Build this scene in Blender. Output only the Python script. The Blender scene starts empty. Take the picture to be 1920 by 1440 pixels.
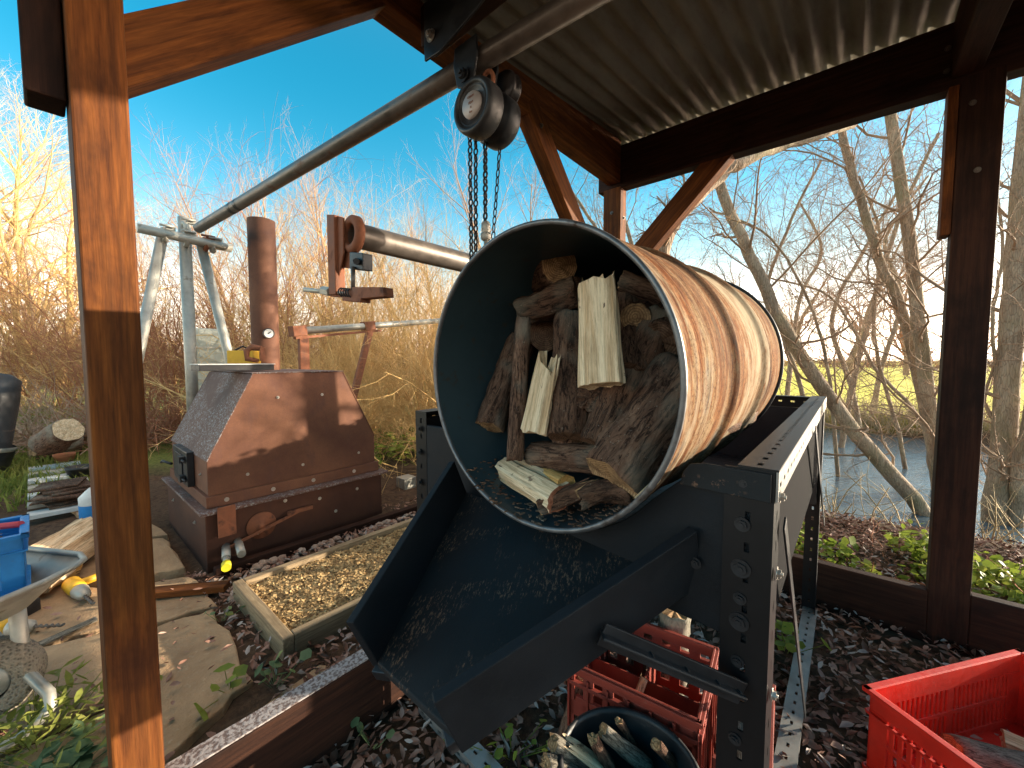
import bpy, math, random
import numpy as np
from mathutils import Vector, Matrix, noise
R_ = math.radians
SC = bpy.context.scene
COL = SC.collection
rng = np.random.default_rng(7)
random.seed(7)

# ------------------------------------------------------------------ camera, sky, sun, exposure
CF, CP, CA, CH = 750.5, R_(3.404), R_(40.41), 1.1
cam = bpy.data.cameras.new('camera'); camo = bpy.data.objects.new('camera', cam); COL.objects.link(camo)
cam.sensor_width = 36; cam.lens = CF / 1920 * 36; cam.clip_start = .02; cam.clip_end = 3000
camo.location = (0, 0, CH); camo.rotation_euler = (R_(90) - CP, 0, CA)
SC.camera = camo
SUN_AZ, SUN_EL = R_(38.7), R_(10.5)          # clockwise from +Y
w = bpy.data.worlds.new('World'); SC.world = w; w.use_nodes = True
nt = w.node_tree; nt.nodes.clear()
sky = nt.nodes.new('ShaderNodeTexSky'); sky.sky_type = 'NISHITA'; sky.sun_disc = False
sky.sun_elevation = SUN_EL; sky.sun_rotation = SUN_AZ; sky.air_density = 1.0; sky.dust_density = .6; sky.ozone_density = 2.0
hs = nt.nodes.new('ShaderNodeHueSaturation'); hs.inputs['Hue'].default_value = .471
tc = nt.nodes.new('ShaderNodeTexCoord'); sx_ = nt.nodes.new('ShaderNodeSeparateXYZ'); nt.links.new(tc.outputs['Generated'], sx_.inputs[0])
for sock, pts_ in (('Saturation', [(0, .2), (.12, .35), (.26, 1.1), (.5, 1.45), (.72, 1.2), (.86, .2)]), ('Value', [(0, 3.6), (.12, 2.6), (.26, 1.35), (.5, 1.15), (.72, 1.4), (.86, 3.2)])):   # pale air near the horizon; unseen zenith brightened as added fill for the shade
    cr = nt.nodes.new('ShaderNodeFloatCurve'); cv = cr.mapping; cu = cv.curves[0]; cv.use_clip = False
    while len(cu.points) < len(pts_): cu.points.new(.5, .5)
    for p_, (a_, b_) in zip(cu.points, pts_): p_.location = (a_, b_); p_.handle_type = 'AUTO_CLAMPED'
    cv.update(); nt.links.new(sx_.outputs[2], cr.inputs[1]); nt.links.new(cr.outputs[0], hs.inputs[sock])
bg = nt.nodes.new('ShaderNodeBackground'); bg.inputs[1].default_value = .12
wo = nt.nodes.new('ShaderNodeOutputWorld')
wr = nt.nodes.new('ShaderNodeValToRGB'); wr.color_ramp.elements[0].color = (1.0, .80, .62, 1); wr.color_ramp.elements[1].color = (1, 1, 1, 1); wr.color_ramp.elements[1].position = .34; e_ = wr.color_ramp.elements.new(.72); e_.color = (1, 1, 1, 1); e_ = wr.color_ramp.elements.new(.86); e_.color = (1, .80, .64, 1); nt.links.new(sx_.outputs[2], wr.inputs[0])  # warm tint near the horizon and on the added overhead fill
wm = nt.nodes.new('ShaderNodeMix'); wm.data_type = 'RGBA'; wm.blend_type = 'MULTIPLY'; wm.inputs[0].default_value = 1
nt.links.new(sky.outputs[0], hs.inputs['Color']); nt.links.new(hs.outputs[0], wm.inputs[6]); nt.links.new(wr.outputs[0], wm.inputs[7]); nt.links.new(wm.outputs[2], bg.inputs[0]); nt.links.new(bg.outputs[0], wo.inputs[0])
sl = bpy.data.lights.new('sun', 'SUN'); sl.energy = 5.0; sl.angle = R_(.5); sl.color = (1, .86, .66)
so = bpy.data.objects.new('sun', sl); COL.objects.link(so)
sdir = Vector((math.sin(SUN_AZ) * math.cos(SUN_EL), math.cos(SUN_AZ) * math.cos(SUN_EL), math.sin(SUN_EL)))
so.rotation_euler = sdir.to_track_quat('Z', 'Y').to_euler(); so.location = (20, 24, 12)
SC.view_settings.view_transform = 'Standard'; SC.view_settings.look = 'None'; SC.view_settings.gamma = 1
SC.view_settings.exposure = 1.4
SC.render.engine = 'CYCLES'

# ------------------------------------------------------------------ where a sight line meets a real plane
RV = np.array([math.cos(CA), math.sin(CA), 0]); FW = np.array([-math.sin(CA), math.cos(CA), 0])
def ray(x, y):
    a = (x - 960) / CF; b = (720 - y) / CF
    r = a * RV + (math.cos(CP) + math.sin(CP) * b) * FW; r[2] = -math.sin(CP) + math.cos(CP) * b; return r
def pl(ax, v, x, y):
    r = ray(x, y); return Vector(r * ((v - (0, 0, CH)[ax]) / r[ax]) + np.array([0, 0, CH]))
def at(x, y, D):
    r = ray(x, y); return Vector(r * (D / (math.cos(CP) + math.sin(CP) * (720 - y) / CF)) + np.array([0, 0, CH]))

# ------------------------------------------------------------------ mesh building
class MB:
    def __init__(s): s.v = []; s.f = []; s.m = []; s.n = 0; s.smooth = []
    def add(s, v, f, mi=0, sm=False):
        s.v.append(np.asarray(v, float).reshape(-1, 3))
        for q in f: s.f.append([i + s.n for i in q]); s.m.append(mi); s.smooth.append(sm)
        s.n += len(s.v[-1]); return s
    def box(s, c, size, M=None, mi=0):
        x, y, z = [d / 2 for d in size]
        v = np.array([(a * x, b * y, e * z) for a in (-1, 1) for b in (-1, 1) for e in (-1, 1)])
        if M is not None: v = v @ np.array(M.to_3x3()).T
        return s.add(v + np.array(c), [(0, 1, 3, 2), (4, 6, 7, 5), (0, 4, 5, 1), (2, 3, 7, 6), (0, 2, 6, 4), (1, 5, 7, 3)], mi)
    def bx(s, x0, x1, y0, y1, z0, z1, mi=0):
        return s.box(((x0 + x1) / 2, (y0 + y1) / 2, (z0 + z1) / 2), (abs(x1 - x0), abs(y1 - y0), abs(z1 - z0)), None, mi)
    def bar(s, a, b, w_, h, up=(0, 0, 1), mi=0):
        a = Vector(a); b = Vector(b); return s.box((a + b) / 2, ((b - a).length, w_, h), frame(a, b, up), mi)
    def hull(s, top, bot, mi=0):            # two matching loops of points joined by walls
        n = len(top); v = list(top) + list(bot)
        f = [list(range(n)), list(range(2 * n - 1, n - 1, -1))] + [(i, i + n, (i + 1) % n + n, (i + 1) % n) for i in range(n)]
        return s.add([tuple(p) for p in v], f, mi)
    def tube(s, pts, r, sides=12, caps=True, mi=0, smooth=True, capmi=None):
        pts = [Vector(p) for p in pts]; n = len(pts)
        rr = r if hasattr(r, '__len__') else [r] * n
        ref = None; V = []
        for i, p in enumerate(pts):
            t = (pts[min(i + 1, n - 1)] - pts[max(i - 1, 0)]).normalized()
            if ref is None: ref = t.orthogonal().normalized()
            ref = (ref - t * ref.dot(t)).normalized(); b = t.cross(ref)
            for k in range(sides):
                a = 2 * math.pi * k / sides; V.append(p + (ref * math.cos(a) + b * math.sin(a)) * rr[i])
        F = [(i * sides + k, i * sides + (k + 1) % sides, (i + 1) * sides + (k + 1) % sides, (i + 1) * sides + k) for i in range(n - 1) for k in range(sides)]
        s.add([tuple(q) for q in V], F, mi, smooth)
        if caps:
            base = s.n - len(V)
            s.f.append([base + k for k in range(sides)][::-1]); s.m.append(mi if capmi is None else capmi); s.smooth.append(False)
            s.f.append([base + (n - 1) * sides + k for k in range(sides)]); s.m.append(mi if capmi is None else capmi); s.smooth.append(False)
        return s
    def cyl(s, a, b, r, sides=20, mi=0): return s.tube([a, b], r, sides, True, mi)
    def lathe(s, prof, M, sides=32, mi=0, closed=False):   # prof: (radius, along) pairs; M maps local Z axis
        n = len(prof); V = []
        for (r, z) in prof:
            for k in range(sides):
                a = 2 * math.pi * k / sides; V.append(tuple(M @ Vector((r * math.cos(a), r * math.sin(a), z))))
        m = n if closed else n - 1
        F = [(i * sides + k, i * sides + (k + 1) % sides, ((i + 1) % n) * sides + (k + 1) % sides, ((i + 1) % n) * sides + k) for i in range(m) for k in range(sides)]
        return s.add(V, F, mi, True)
    def ring(s, c, ax, R, r, n=24, k=8, sx=1.0, up=None, mi=0):
        ax = Vector(ax).normalized(); u = Vector(up).normalized() if up else ax.orthogonal().normalized(); v = ax.cross(u); c = Vector(c); V = []
        for i in range(n):
            a = 2 * math.pi * i / n; d = u * math.cos(a) + v * math.sin(a); p = c + u * (R * math.cos(a)) + v * (R * sx * math.sin(a))
            for j in range(k):
                b = 2 * math.pi * j / k; V.append(tuple(p + d * (r * math.cos(b)) + ax * (r * math.sin(b))))
        F = [(i * k + j, ((i + 1) % n) * k + j, ((i + 1) % n) * k + (j + 1) % k, i * k + (j + 1) % k) for i in range(n) for j in range(k)]
        return s.add(V, F, mi, True)
def frame(a, b, up=(0, 0, 1)):
    a = Vector(a); x = (Vector(b) - a).normalized(); z = Vector(up); z = (z - x * z.dot(x))
    if z.length < 1e-4: z = x.orthogonal()
    z.normalize(); y = z.cross(x)
    M = Matrix((x, y, z)).transposed().to_4x4(); M.translation = a; return M
WM = {}
def mesh_np(name, V, loops, starts, totals, mi=None, smooth=None):
    me = bpy.data.meshes.new(name); me.vertices.add(len(V)); me.vertices.foreach_set('co', np.ascontiguousarray(V, np.float32).ravel())
    me.loops.add(len(loops)); me.loops.foreach_set('vertex_index', np.asarray(loops, np.int32))
    me.polygons.add(len(starts)); me.polygons.foreach_set('loop_start', np.asarray(starts, np.int32)); me.polygons.foreach_set('loop_total', np.asarray(totals, np.int32))
    if mi is not None: me.polygons.foreach_set('material_index', np.asarray(mi, np.int32))
    if smooth is not None: me.polygons.foreach_set('use_smooth', np.asarray(smooth, bool))
    me.update(calc_edges=True); me.validate(); return me
def link(name, me, parent=None, M=None):
    o = bpy.data.objects.new(name, me); COL.objects.link(o); M = M or Matrix.Identity(4); WM[o.name] = M
    if parent is not None: o.parent = parent; o.matrix_basis = WM[parent.name].inverted() @ M
    else: o.matrix_basis = M
    return o
def obj(name, mb, mat, parent=None, M=None, bevel=0):
    V = np.concatenate(mb.v)
    if M is None: M = Matrix.Translation(Vector((V.min(0) + V.max(0)) / 2))
    Mi = np.array(M.inverted()); V = V @ Mi[:3, :3].T + Mi[:3, 3]
    tot = [len(f) for f in mb.f]; st = np.concatenate([[0], np.cumsum(tot)[:-1]])
    me = mesh_np(name, V, [i for f in mb.f for i in f], st, tot, mb.m, mb.smooth)
    for m in (mat if isinstance(mat, (list, tuple)) else [mat]): me.materials.append(m)
    o = link(name, me, parent, M)
    if bevel:
        b = o.modifiers.new('bevel', 'BEVEL'); b.width = bevel; b.segments = 2; b.limit_method = 'ANGLE'; b.angle_limit = R_(40)
    return o
def tag(o, label, cat, group=None, kind=None):
    o['label'] = label; o['category'] = cat
    if group: o['group'] = group
    if kind: o['kind'] = kind
    return o
def thing(name, label, cat, loc=(0, 0, 0), group=None):
    o = bpy.data.objects.new(name, None); COL.objects.link(o); o.location = loc; o.empty_display_size = .1
    WM[o.name] = Matrix.Translation(Vector(loc)); return tag(o, label, cat, group)
def struct(o): o['kind'] = 'structure'; return o

# ------------------------------------------------------------------ materials
class MAT:
    def __init__(s, name, rough=.7, metal=0, spec=.5):
        s.m = bpy.data.materials.new(name); s.m.use_nodes = True; s.t = s.m.node_tree; s.b = s.t.nodes['Principled BSDF']
        s.b.inputs['Roughness'].default_value = rough; s.b.inputs['Metallic'].default_value = metal; s.b.inputs['Specular IOR Level'].default_value = spec
        s.co = s.t.nodes.new('ShaderNodeTexCoord').outputs['Object']
    def n(s, ty, **k):
        x = s.t.nodes.new(ty)
        for a, b in k.items(): setattr(x, a, b)
        return x
    def l(s, a, b): s.t.links.new(a, b)
    def mp(s, sc=(1, 1, 1), loc=(0, 0, 0), rot=(0, 0, 0)):
        m = s.n('ShaderNodeMapping'); m.inputs['Scale'].default_value = sc; m.inputs['Location'].default_value = loc; m.inputs['Rotation'].default_value = rot
        s.l(s.co, m.inputs[0]); return m.outputs[0]
    def noise(s, sc, scale=(1, 1, 1), det=5, rough=.6, dist=0, loc=(0, 0, 0)):
        x = s.n('ShaderNodeTexNoise'); x.inputs['Scale'].default_value = sc; x.inputs['Detail'].default_value = det; x.inputs['Roughness'].default_value = rough; x.inputs['Distortion'].default_value = dist
        s.l(s.mp(scale, loc), x.inputs['Vector']); return x.outputs[0]
    def voro(s, sc, scale=(1, 1, 1), feat='F1', out=0):
        x = s.n('ShaderNodeTexVoronoi', feature=feat); x.inputs['Scale'].default_value = sc; s.l(s.mp(scale), x.inputs['Vector']); return x.outputs[out]
    def ramp(s, f, st):
        r = s.n('ShaderNodeValToRGB'); e = r.color_ramp.elements
        while len(e) < len(st): e.new(.5)
        for i, (p, c_) in enumerate(st):
            e[i].position = p; e[i].color = (*c_, 1) if hasattr(c_, '__len__') else (c_, c_, c_, 1)
        s.l(f, r.inputs[0]); return r.outputs[0]
    def mix(s, f, a, b, mode='MIX'):
        x = s.n('ShaderNodeMix', data_type='RGBA', blend_type=mode)
        for sock, val in ((x.inputs[0], f), (x.inputs[6], a), (x.inputs[7], b)):
            if hasattr(val, 'links'): s.l(val, sock)
            elif hasattr(val, '__len__'): sock.default_value = (*val, 1)
            elif sock.type == 'VALUE': sock.default_value = val
            else: sock.default_value = (val, val, val, 1)
        return x.outputs[2]
    def math(s, op, a, b=0):
        x = s.n('ShaderNodeMath', operation=op)
        for i, v in enumerate((a, b)):
            if hasattr(v, 'links'): s.l(v, x.inputs[i])
            else: x.inputs[i].default_value = v
        return x.outputs[0]
    def bump(s, h, st=.3, d=.01):
        b = s.n('ShaderNodeBump'); b.inputs['Strength'].default_value = st; b.inputs['Distance'].default_value = d; s.l(h, b.inputs['Height']); s.l(b.outputs[0], s.b.inputs['Normal'])
    def col(s, c_):
        if hasattr(c_, 'links'): s.l(c_, s.b.inputs['Base Color'])
        else: s.b.inputs['Base Color'].default_value = (*c_, 1)
    def rgh(s, c_): s.l(c_, s.b.inputs['Roughness'])

def timber_mat(name, a, b, dark, rough=.6):
    m = MAT(name, rough + .12, 0, .15)
    g = m.noise(9, (.4, 8, 8), 9, .7, .5)
    g2 = m.noise(60, (.05, 1, 1), 4, .7)
    blot = m.noise(5, (.8, 1.6, 1.6), 5, .6, .3, (3, 1, 2))
    wv = m.n('ShaderNodeTexWave', wave_type='BANDS', bands_direction='Z'); wv.inputs['Scale'].default_value = 16; wv.inputs['Distortion'].default_value = 14; wv.inputs['Detail'].default_value = 3; wv.inputs['Detail Scale'].default_value = .7
    m.l(m.mp((.55, 1, 1)), wv.inputs['Vector'])
    c0 = m.ramp(g, [(.25, dark), (.45, a), (.7, b)])
    c1 = m.mix(.12, c0, m.ramp(wv.outputs[1], [(0, tuple(x * .55 for x in a)), (.6, b)]))
    c2 = m.mix(m.ramp(g2, [(.42, .0), (.62, .55)]), c1, dark)
    c3 = m.mix(m.ramp(blot, [(.52, 0.), (.68, .75)]), c2, dark)
    kn = m.voro(2.3, (.5, 1.6, 1.6))
    c4 = m.mix(m.ramp(kn, [(.08, .9), (.16, 0.)]), c3, tuple(x * .4 for x in dark))
    m.col(c4); m.bump(m.math('ADD', g, m.math('MULTIPLY', g2, .5)), .35, .003)
    return m.m
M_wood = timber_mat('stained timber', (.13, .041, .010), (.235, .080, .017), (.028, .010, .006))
M_wood2 = timber_mat('shade dark timber', (.034, .014, .009), (.06, .025, .014), (.011, .006, .005))  # same timber with the shade on beams and boards put into its colour

def metal_mat(name, base, rough=.5, metal=.6, var=.35, rust=None, ramt=.55):
    m = MAT(name, rough, metal); n1 = m.noise(14, det=8); n2 = m.noise(90, det=3)
    c_ = m.mix(m.ramp(n1, [(.3, 0.), (.7, 1.)]), tuple(x * (1 - var) for x in base), tuple(min(1, x * (1 + var)) for x in base))
    if rust: c_ = m.mix(m.ramp(n1, [(ramt, 0.), (ramt + .12, 1.)]), c_, rust)
    m.col(c_); m.bump(n2, .15, .002); m.rgh(m.ramp(n1, [(.3, rough - .12), (.7, min(1, rough + .15))])); return m.m
M_galv = metal_mat('galvanised tube', (.42, .40, .35), .5, .5, .25, (.22, .17, .12), .62)
M_dkpipe = metal_mat('dark steel tube', (.13, .11, .095), .45, .5, .35, (.12, .06, .035), .6)
M_blk = metal_mat('black steel', (.018, .02, .024), .45, .3, .4)
M_bolt = metal_mat('bolt steel', (.45, .42, .38), .35, .8, .2)
M_rust = metal_mat('rusty steel', (.24, .085, .04), .75, .15, .4, (.10, .04, .025), .55)
M_chain = metal_mat('oiled chain', (.035, .033, .035), .35, .6, .3)

def painted(name, base, worn, amt=.62, sc=(1, 3, 3)):
    m = MAT(name, .58, 0, .2); n1 = m.noise(6, (1, 1, 1), 6, .7); n2 = m.noise(60, sc, 8, .78); n3 = m.noise(9, (1, 1, 1), 4)
    msk = m.math('MULTIPLY', m.ramp(n2, [(amt, 0.), (amt + .03, 1.)]), m.ramp(n3, [(.51, 0.), (.57, 1.)]))
    c_ = m.mix(m.ramp(n1, [(.3, 0.), (.7, 1.)]), tuple(x * .7 for x in base), tuple(x * 1.35 for x in base))
    m.col(m.mix(msk, c_, worn)); m.rgh(m.ramp(n1, [(.3, .45), (.7, .75)])); m.bump(m.math('ADD', n2, n1), .25, .003); return m.m
M_paint = painted('dark slate paint', (.013, .0155, .018), (.17, .10, .065), .55, (1.2, 4, 1))
M_paint2 = painted('slate paint on ply', (.010, .0125, .016), (.09, .09, .09), .68, (1, 1, 6))

def kiln_mat(name, frost, dk=1.0):
    m = MAT(name, .72, .1, .3); n1 = m.noise(3.5, det=8, rough=.62); n2 = m.noise(140, det=4); n3 = m.noise(12, (1, 1, .5), 6)
    c_ = m.mix(m.ramp(n1, [(.3, 0.), (.68, 1.)]), (.105, .042, .027), (.21, .092, .050))
    c_ = m.mix(m.ramp(n3, [(.55, 0.), (.75, .5)]), c_, (.10, .05, .045))
    if dk < 1: c_ = m.mix(1.0, c_, (dk, dk * .92, dk * .95), 'MULTIPLY')
    if frost:
        v = m.noise(75, (1, 1, 1), 3, .8); big = m.noise(3.2, (1, 1, 1), 5, .6)
        c_ = m.mix(.5, c_, (.10, .08, .08))
        c_ = m.mix(m.math('MULTIPLY', m.ramp(v, [(.52, 0.), (.6, 1.)]), m.ramp(big, [(.40, 0.), (.5, 1.)])), c_, (.30, .30, .31))
    c_ = m.mix(m.ramp(n2, [(.35, .25), (.65, 0.)]), c_, (.07, .03, .02))
    m.col(c_); m.bump(n2, .2, .002); return m.m
M_kiln = kiln_mat('rusted kiln plate', False); M_kilnd = kiln_mat('dark base plate', False, .45); M_kilnf = kiln_mat('rusted kiln plate with frost grains', True)  # base plate drawn darker than the hood plates

def drum_out():
    m = MAT('rusty painted drum', .8, 0, .04)
    n1 = m.noise(2.2, (1, 1, 6), 8, .72, .6); n2 = m.noise(3.5, (1.2, 1.2, 13), 8, .75, .8, (4, 2, 7)); n3 = m.noise(70, (1, 1, 4), 5, .8)
    c_ = m.ramp(n1, [(.36, (.018, .010, .008)), (.43, (.12, .034, .010)), (.49, (.23, .085, .026)), (.56, (.31, .235, .14)), (.64, (.18, .19, .18))])
    c2 = m.ramp(n2, [(.38, (.015, .009, .008)), (.44, (.16, .05, .016)), (.53, (.31, .215, .12)), (.61, (.09, .10, .105))])
    n4 = m.noise(1.6, (1, 1, 2.2), 7, .7, 1.2, (7, 3, 1)); n5 = m.noise(34, (1, 1, 5), 7, .8)
    cc_ = m.mix(m.ramp(n3, [(.5, 0.), (.62, .55)]), m.mix(.5, c_, c2), (.05, .02, .01)); cc_ = m.mix(m.ramp(n5, [(.50, 0.), (.60, .7)]), cc_, (.12, .045, .018)); n7 = m.noise(160, (1, 1, 1), 3, .8); cc_ = m.mix(m.ramp(n7, [(.52, 0.), (.62, .6)]), cc_, (.06, .03, .018)); cc_ = m.mix(m.ramp(n4, [(.46, 0.), (.62, .72)]), cc_, (.050, .030, .022))
    n6 = m.noise(2.0, (1, 1, 5), 8, .72, .6, (2, 9, 4)); cc_ = m.mix(m.ramp(n6, [(.50, 0.), (.60, .8)]), cc_, m.mix(m.ramp(n5, [(.45, 0.), (.66, .6)]), (.36, .31, .22), (.20, .11, .055)))
    m.col(cc_); m.bump(n3, .25, .002); m.rgh(m.ramp(n2, [(.3, .75), (.7, .95)])); return m.m
M_drum = drum_out()
m = MAT('drum lining paint', .42, .1, .5); n1 = m.noise(5, det=8, rough=.65); n2 = m.noise(30, det=6)
m.col(m.mix(m.ramp(n2, [(.62, 0.), (.68, 1.)]), m.mix(m.ramp(n1, [(.3, 0.), (.7, 1.)]), (.022, .042, .052), (.04, .07, .082)), (.05, .045, .04))); m.bump(n1, .2, .004); M_lining = m.m
m = MAT('shade black board', .95, 0, .05); m.col((.010, .010, .011)); M_shade = m.m  # matte black that stands in for shade on the open side
M_rim = metal_mat('scuffed drum rim', (.17, .17, .175), .42, .6, .6, (.06, .04, .03), .55)

def bark_mat(name, a, b, sc=1):
    m = MAT(name, .85, 0, .2); n1 = m.noise(30 * sc, (.35, 1, 1), 9, .75, .8); v = m.voro(95 * sc, (.28, 1, 1), 'DISTANCE_TO_EDGE'); n2 = m.noise(5, det=3)
    c_ = m.mix(m.ramp(n1, [(.3, 0.), (.7, 1.)]), a, b); n4 = m.noise(110 * sc, (.18, 1, 1), 7, .8, 1.2); c_ = m.mix(m.ramp(n4, [(.42, .95), (.52, 0.)]), c_, tuple(x * .3 for x in a)); c_ = m.mix(m.ramp(v, [(0, .3), (.1, 0.)]), c_, tuple(x * .3 for x in a)); n5 = m.noise(160 * sc, (1, 1, 1), 3, .8); c_ = m.mix(m.ramp(n5, [(.63, 0.), (.70, .6)]), c_, (.36, .30, .24))
    c_ = m.mix(m.ramp(n2, [(.55, 0.), (.68, .55)]), c_, (.30, .28, .22))
    m.col(c_); m.bump(m.math('ADD', n1, n4), 1.0, .006); return m.m
M_bark = bark_mat('dark bark', (.055, .027, .017), (.27, .145, .09)); M_bark2 = bark_mat('brown bark', (.09, .042, .028), (.34, .195, .125), .8); M_bark3 = bark_mat('grey bark', (.16, .14, .11), (.38, .34, .27), 1.3)
def cut_mat(name, a, b, lines=(1, 9, 9), rings=False):
    m = MAT(name, .8, 0, .2); n1 = m.noise(10, (.25, lines[1] / 2, lines[2] / 2), 7, .7, .4); n2 = m.noise(24, (1, 1, 1), 4); n3 = m.noise(9, (.6, 2, 2), 3); n6 = m.noise(120, (.06, 1, 1), 6, .8); n7 = m.noise(60, (.5, 2, 2), 3, .6)
    c_ = m.mix(m.ramp(n1, [(.32, 0.), (.6, 1.)]), a, b); c_ = m.mix(m.ramp(n6, [(.38, .75), (.55, 0.)]), c_, tuple(x * .5 for x in a)); c_ = m.mix(m.ramp(n7, [(.67, 0.), (.70, .9)]), c_, (.10, .045, .03)); c_ = m.mix(m.ramp(n2, [(.66, 0.), (.7, .8)]), c_, (.12, .06, .04))
    if rings:
        wv = m.n('ShaderNodeTexWave', wave_type='RINGS', rings_direction='X'); wv.inputs['Scale'].default_value = 60; wv.inputs['Distortion'].default_value = 3; wv.inputs['Detail'].default_value = 3; m.l(m.mp((.2, 1, 1)), wv.inputs['Vector']); c_ = m.mix(m.ramp(wv.outputs[1], [(.1, .7), (.7, 0.)]), c_, tuple(x * .5 for x in a)); c_ = m.mix(m.ramp(m.noise(25, (1, 1, 1), 5, .7), [(.45, 0.), (.65, .7)]), c_, (.07, .035, .02))
    m.col(m.mix(m.ramp(n3, [(.6, 0.), (.75, .5)]), c_, tuple(x * .5 for x in a))); m.bump(n1, .6, .004); return m.m
M_pale = cut_mat('pale split wood', (.60, .38, .20), (.92, .74, .50)); M_end = cut_mat('sawn log end', (.34, .19, .09), (.62, .40, .21), (1, 2, 2), True); M_orange = cut_mat('orange split wood', (.5, .25, .07), (.7, .42, .15)); M_dkend = cut_mat('weathered log end', (.10, .055, .035), (.24, .14, .085), (1, 2, 2), True)
M_redwood = cut_mat('reddish split wood', (.32, .1, .05), (.5, .22, .13))

def plastic(name, c_, r=.42):
    m = MAT(name, r, 0, .5); n1 = m.noise(12, det=5); n2 = m.noise(60, det=6, rough=.7)
    x = m.mix(m.ramp(n1, [(.35, 0.), (.7, 1.)]), tuple(v * .75 for v in c_), c_); m.col(m.mix(m.ramp(n2, [(.6, 0.), (.75, .35)]), x, (.2, .14, .1))); m.rgh(m.ramp(n2, [(.3, r - .08), (.7, r + .25)])); return m.m
M_red = plastic('red crate plastic', (.72, .022, .008)); M_red2 = plastic('faded red crate plastic', (.26, .035, .02), .5); M_blue = plastic('blue crate plastic', (.01, .22, .58)); M_black = plastic('black plastic', (.02, .021, .024), .4); M_yel = plastic('yellow tool plastic', (.75, .42, .02)); M_pink = plastic('red handle plastic', (.6, .06, .09)); M_white = plastic('white plastic', (.7, .7, .68))
M_tank = plastic('translucent tank plastic', (.50, .49, .40), .35)

def roof_mat():
    m = MAT('stained galvanised roof sheet', .75, .0, .3); n1 = m.noise(3, (2.5, .6, 1), 7, .65); n2 = m.noise(45, (1, 1, 1), 7, .8); n3 = m.noise(22, (1.5, .4, 1), 5)
    c_ = m.mix(m.ramp(n1, [(.3, 0.), (.7, 1.)]), (.085, .074, .058), (.17, .155, .125)); c_ = m.mix(m.ramp(n3, [(.5, 0.), (.8, .7)]), c_, (.07, .045, .03)); m.col(m.mix(m.ramp(n2, [(.62, 0.), (.68, .8)]), c_, (.06, .035, .03))); m.bump(n2, .1, .002); return m.m
M_roof = roof_mat()

def slotted(name, base_mat_col, pitch=.045):
    m = MAT(name, .42, .4); n1 = m.noise(18, det=7); sep = m.n('ShaderNodeSeparateXYZ'); m.l(m.co, sep.inputs[0])
    m.col(m.mix(m.ramp(n1, [(.35, 0.), (.7, 1.)]), tuple(x * .7 for x in base_mat_col), base_mat_col)); m.bump(n1, .2, .002)
    fx = m.math('ABSOLUTE', m.math('SUBTRACT', m.math('FRACT', m.math('DIVIDE', sep.outputs[0], pitch)), .5))
    a = m.math('LESS_THAN', fx, .16); b = m.math('LESS_THAN', m.math('ABSOLUTE', sep.outputs[1]), .0035)
    tr = m.n('ShaderNodeBsdfTransparent'); mx = m.n('ShaderNodeMixShader'); m.l(m.math('MULTIPLY', a, b), mx.inputs[0]); m.l(m.b.outputs[0], mx.inputs[1]); m.l(tr.outputs[0], mx.inputs[2])
    out = [x for x in m.t.nodes if x.type == 'OUTPUT_MATERIAL'][0]; m.l(mx.outputs[0], out.inputs[0]); return m.m
M_slot = slotted('slotted dark angle', (.009, .011, .014)); M_slotl = slotted('slotted sunlit angle', (.36, .35, .33))  # second one is a pale copy, sunlight and wear put into its colour

def simple_var(name, cols, sc=8, rough=.9, bump=.0, trans=0):
    m = MAT(name, rough, 0, .25); oi = m.n('ShaderNodeObjectInfo'); n1 = m.noise(sc, det=4)
    m.col(m.ramp(n1, [(.25 + .5 * i / max(1, len(cols) - 1), c_) for i, c_ in enumerate(cols)]))
    if bump: m.bump(n1, bump, .01)
    if trans:
        t_ = m.n('ShaderNodeBsdfTranslucent'); m.l([l.from_socket for l in m.t.links if l.to_socket == m.b.inputs['Base Color']][0], t_.inputs[0]); mx = m.n('ShaderNodeMixShader'); mx.inputs[0].default_value = trans
        m.l(m.b.outputs[0], mx.inputs[1]); m.l(t_.outputs[0], mx.inputs[2]); m.l(mx.outputs[0], [x for x in m.t.nodes if x.type == 'OUTPUT_MATERIAL'][0].inputs[0])
    return m.m
M_tw_gold = simple_var('golden twigs', [(.40, .20, .07), (.68, .44, .18), (.78, .58, .30)], 1.2)
M_tw_pale = simple_var('pale birch twigs', [(.32, .2, .14), (.5, .36, .26)], 1.5)
M_tw_red = simple_var('reddish twigs', [(.26, .10, .055), (.48, .22, .12)], .8)
M_tw_dark = simple_var('grey brown twigs', [(.20, .125, .08), (.42, .29, .19)], 3)
def trunk_mat(name, a, b, z=1):
    m = MAT(name, .85, 0, .2); n1 = m.noise(7, (1, 1, .25), 8, .7, .6); v = m.voro(60, (1, 1, .16), 'DISTANCE_TO_EDGE'); n2 = m.noise(2.2, det=3)
    c_ = m.mix(m.ramp(n1, [(.35, 0.), (.65, 1.)]), a, b); c_ = m.mix(m.ramp(v, [(0, .6), (.1, 0.)]), c_, tuple(x * .45 for x in a)); c_ = m.mix(m.ramp(n2, [(.5, 0.), (.7, .5)]), c_, (.24, .22, .10)); m.col(c_); m.bump(m.math('ADD', n1, v), .8, .015); return m.m
M_trunk = trunk_mat('willow trunk bark', (.22, .15, .10), (.50, .39, .28))
M_leaf = simple_var('fallen leaves', [(.04, .018, .012), (.19, .09, .06), (.34, .20, .15), (.48, .36, .30)], 9, .75, 0, .0)
M_green = simple_var('bramble leaves', [(.06, .10, .02), (.22, .28, .04), (.42, .40, .08)], 5, .55, 0, .35)
M_green2 = simple_var('nettle leaves', [(.07, .13, .06), (.16, .24, .12), (.34, .36, .08)], 14, .6, 0, .3)
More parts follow.
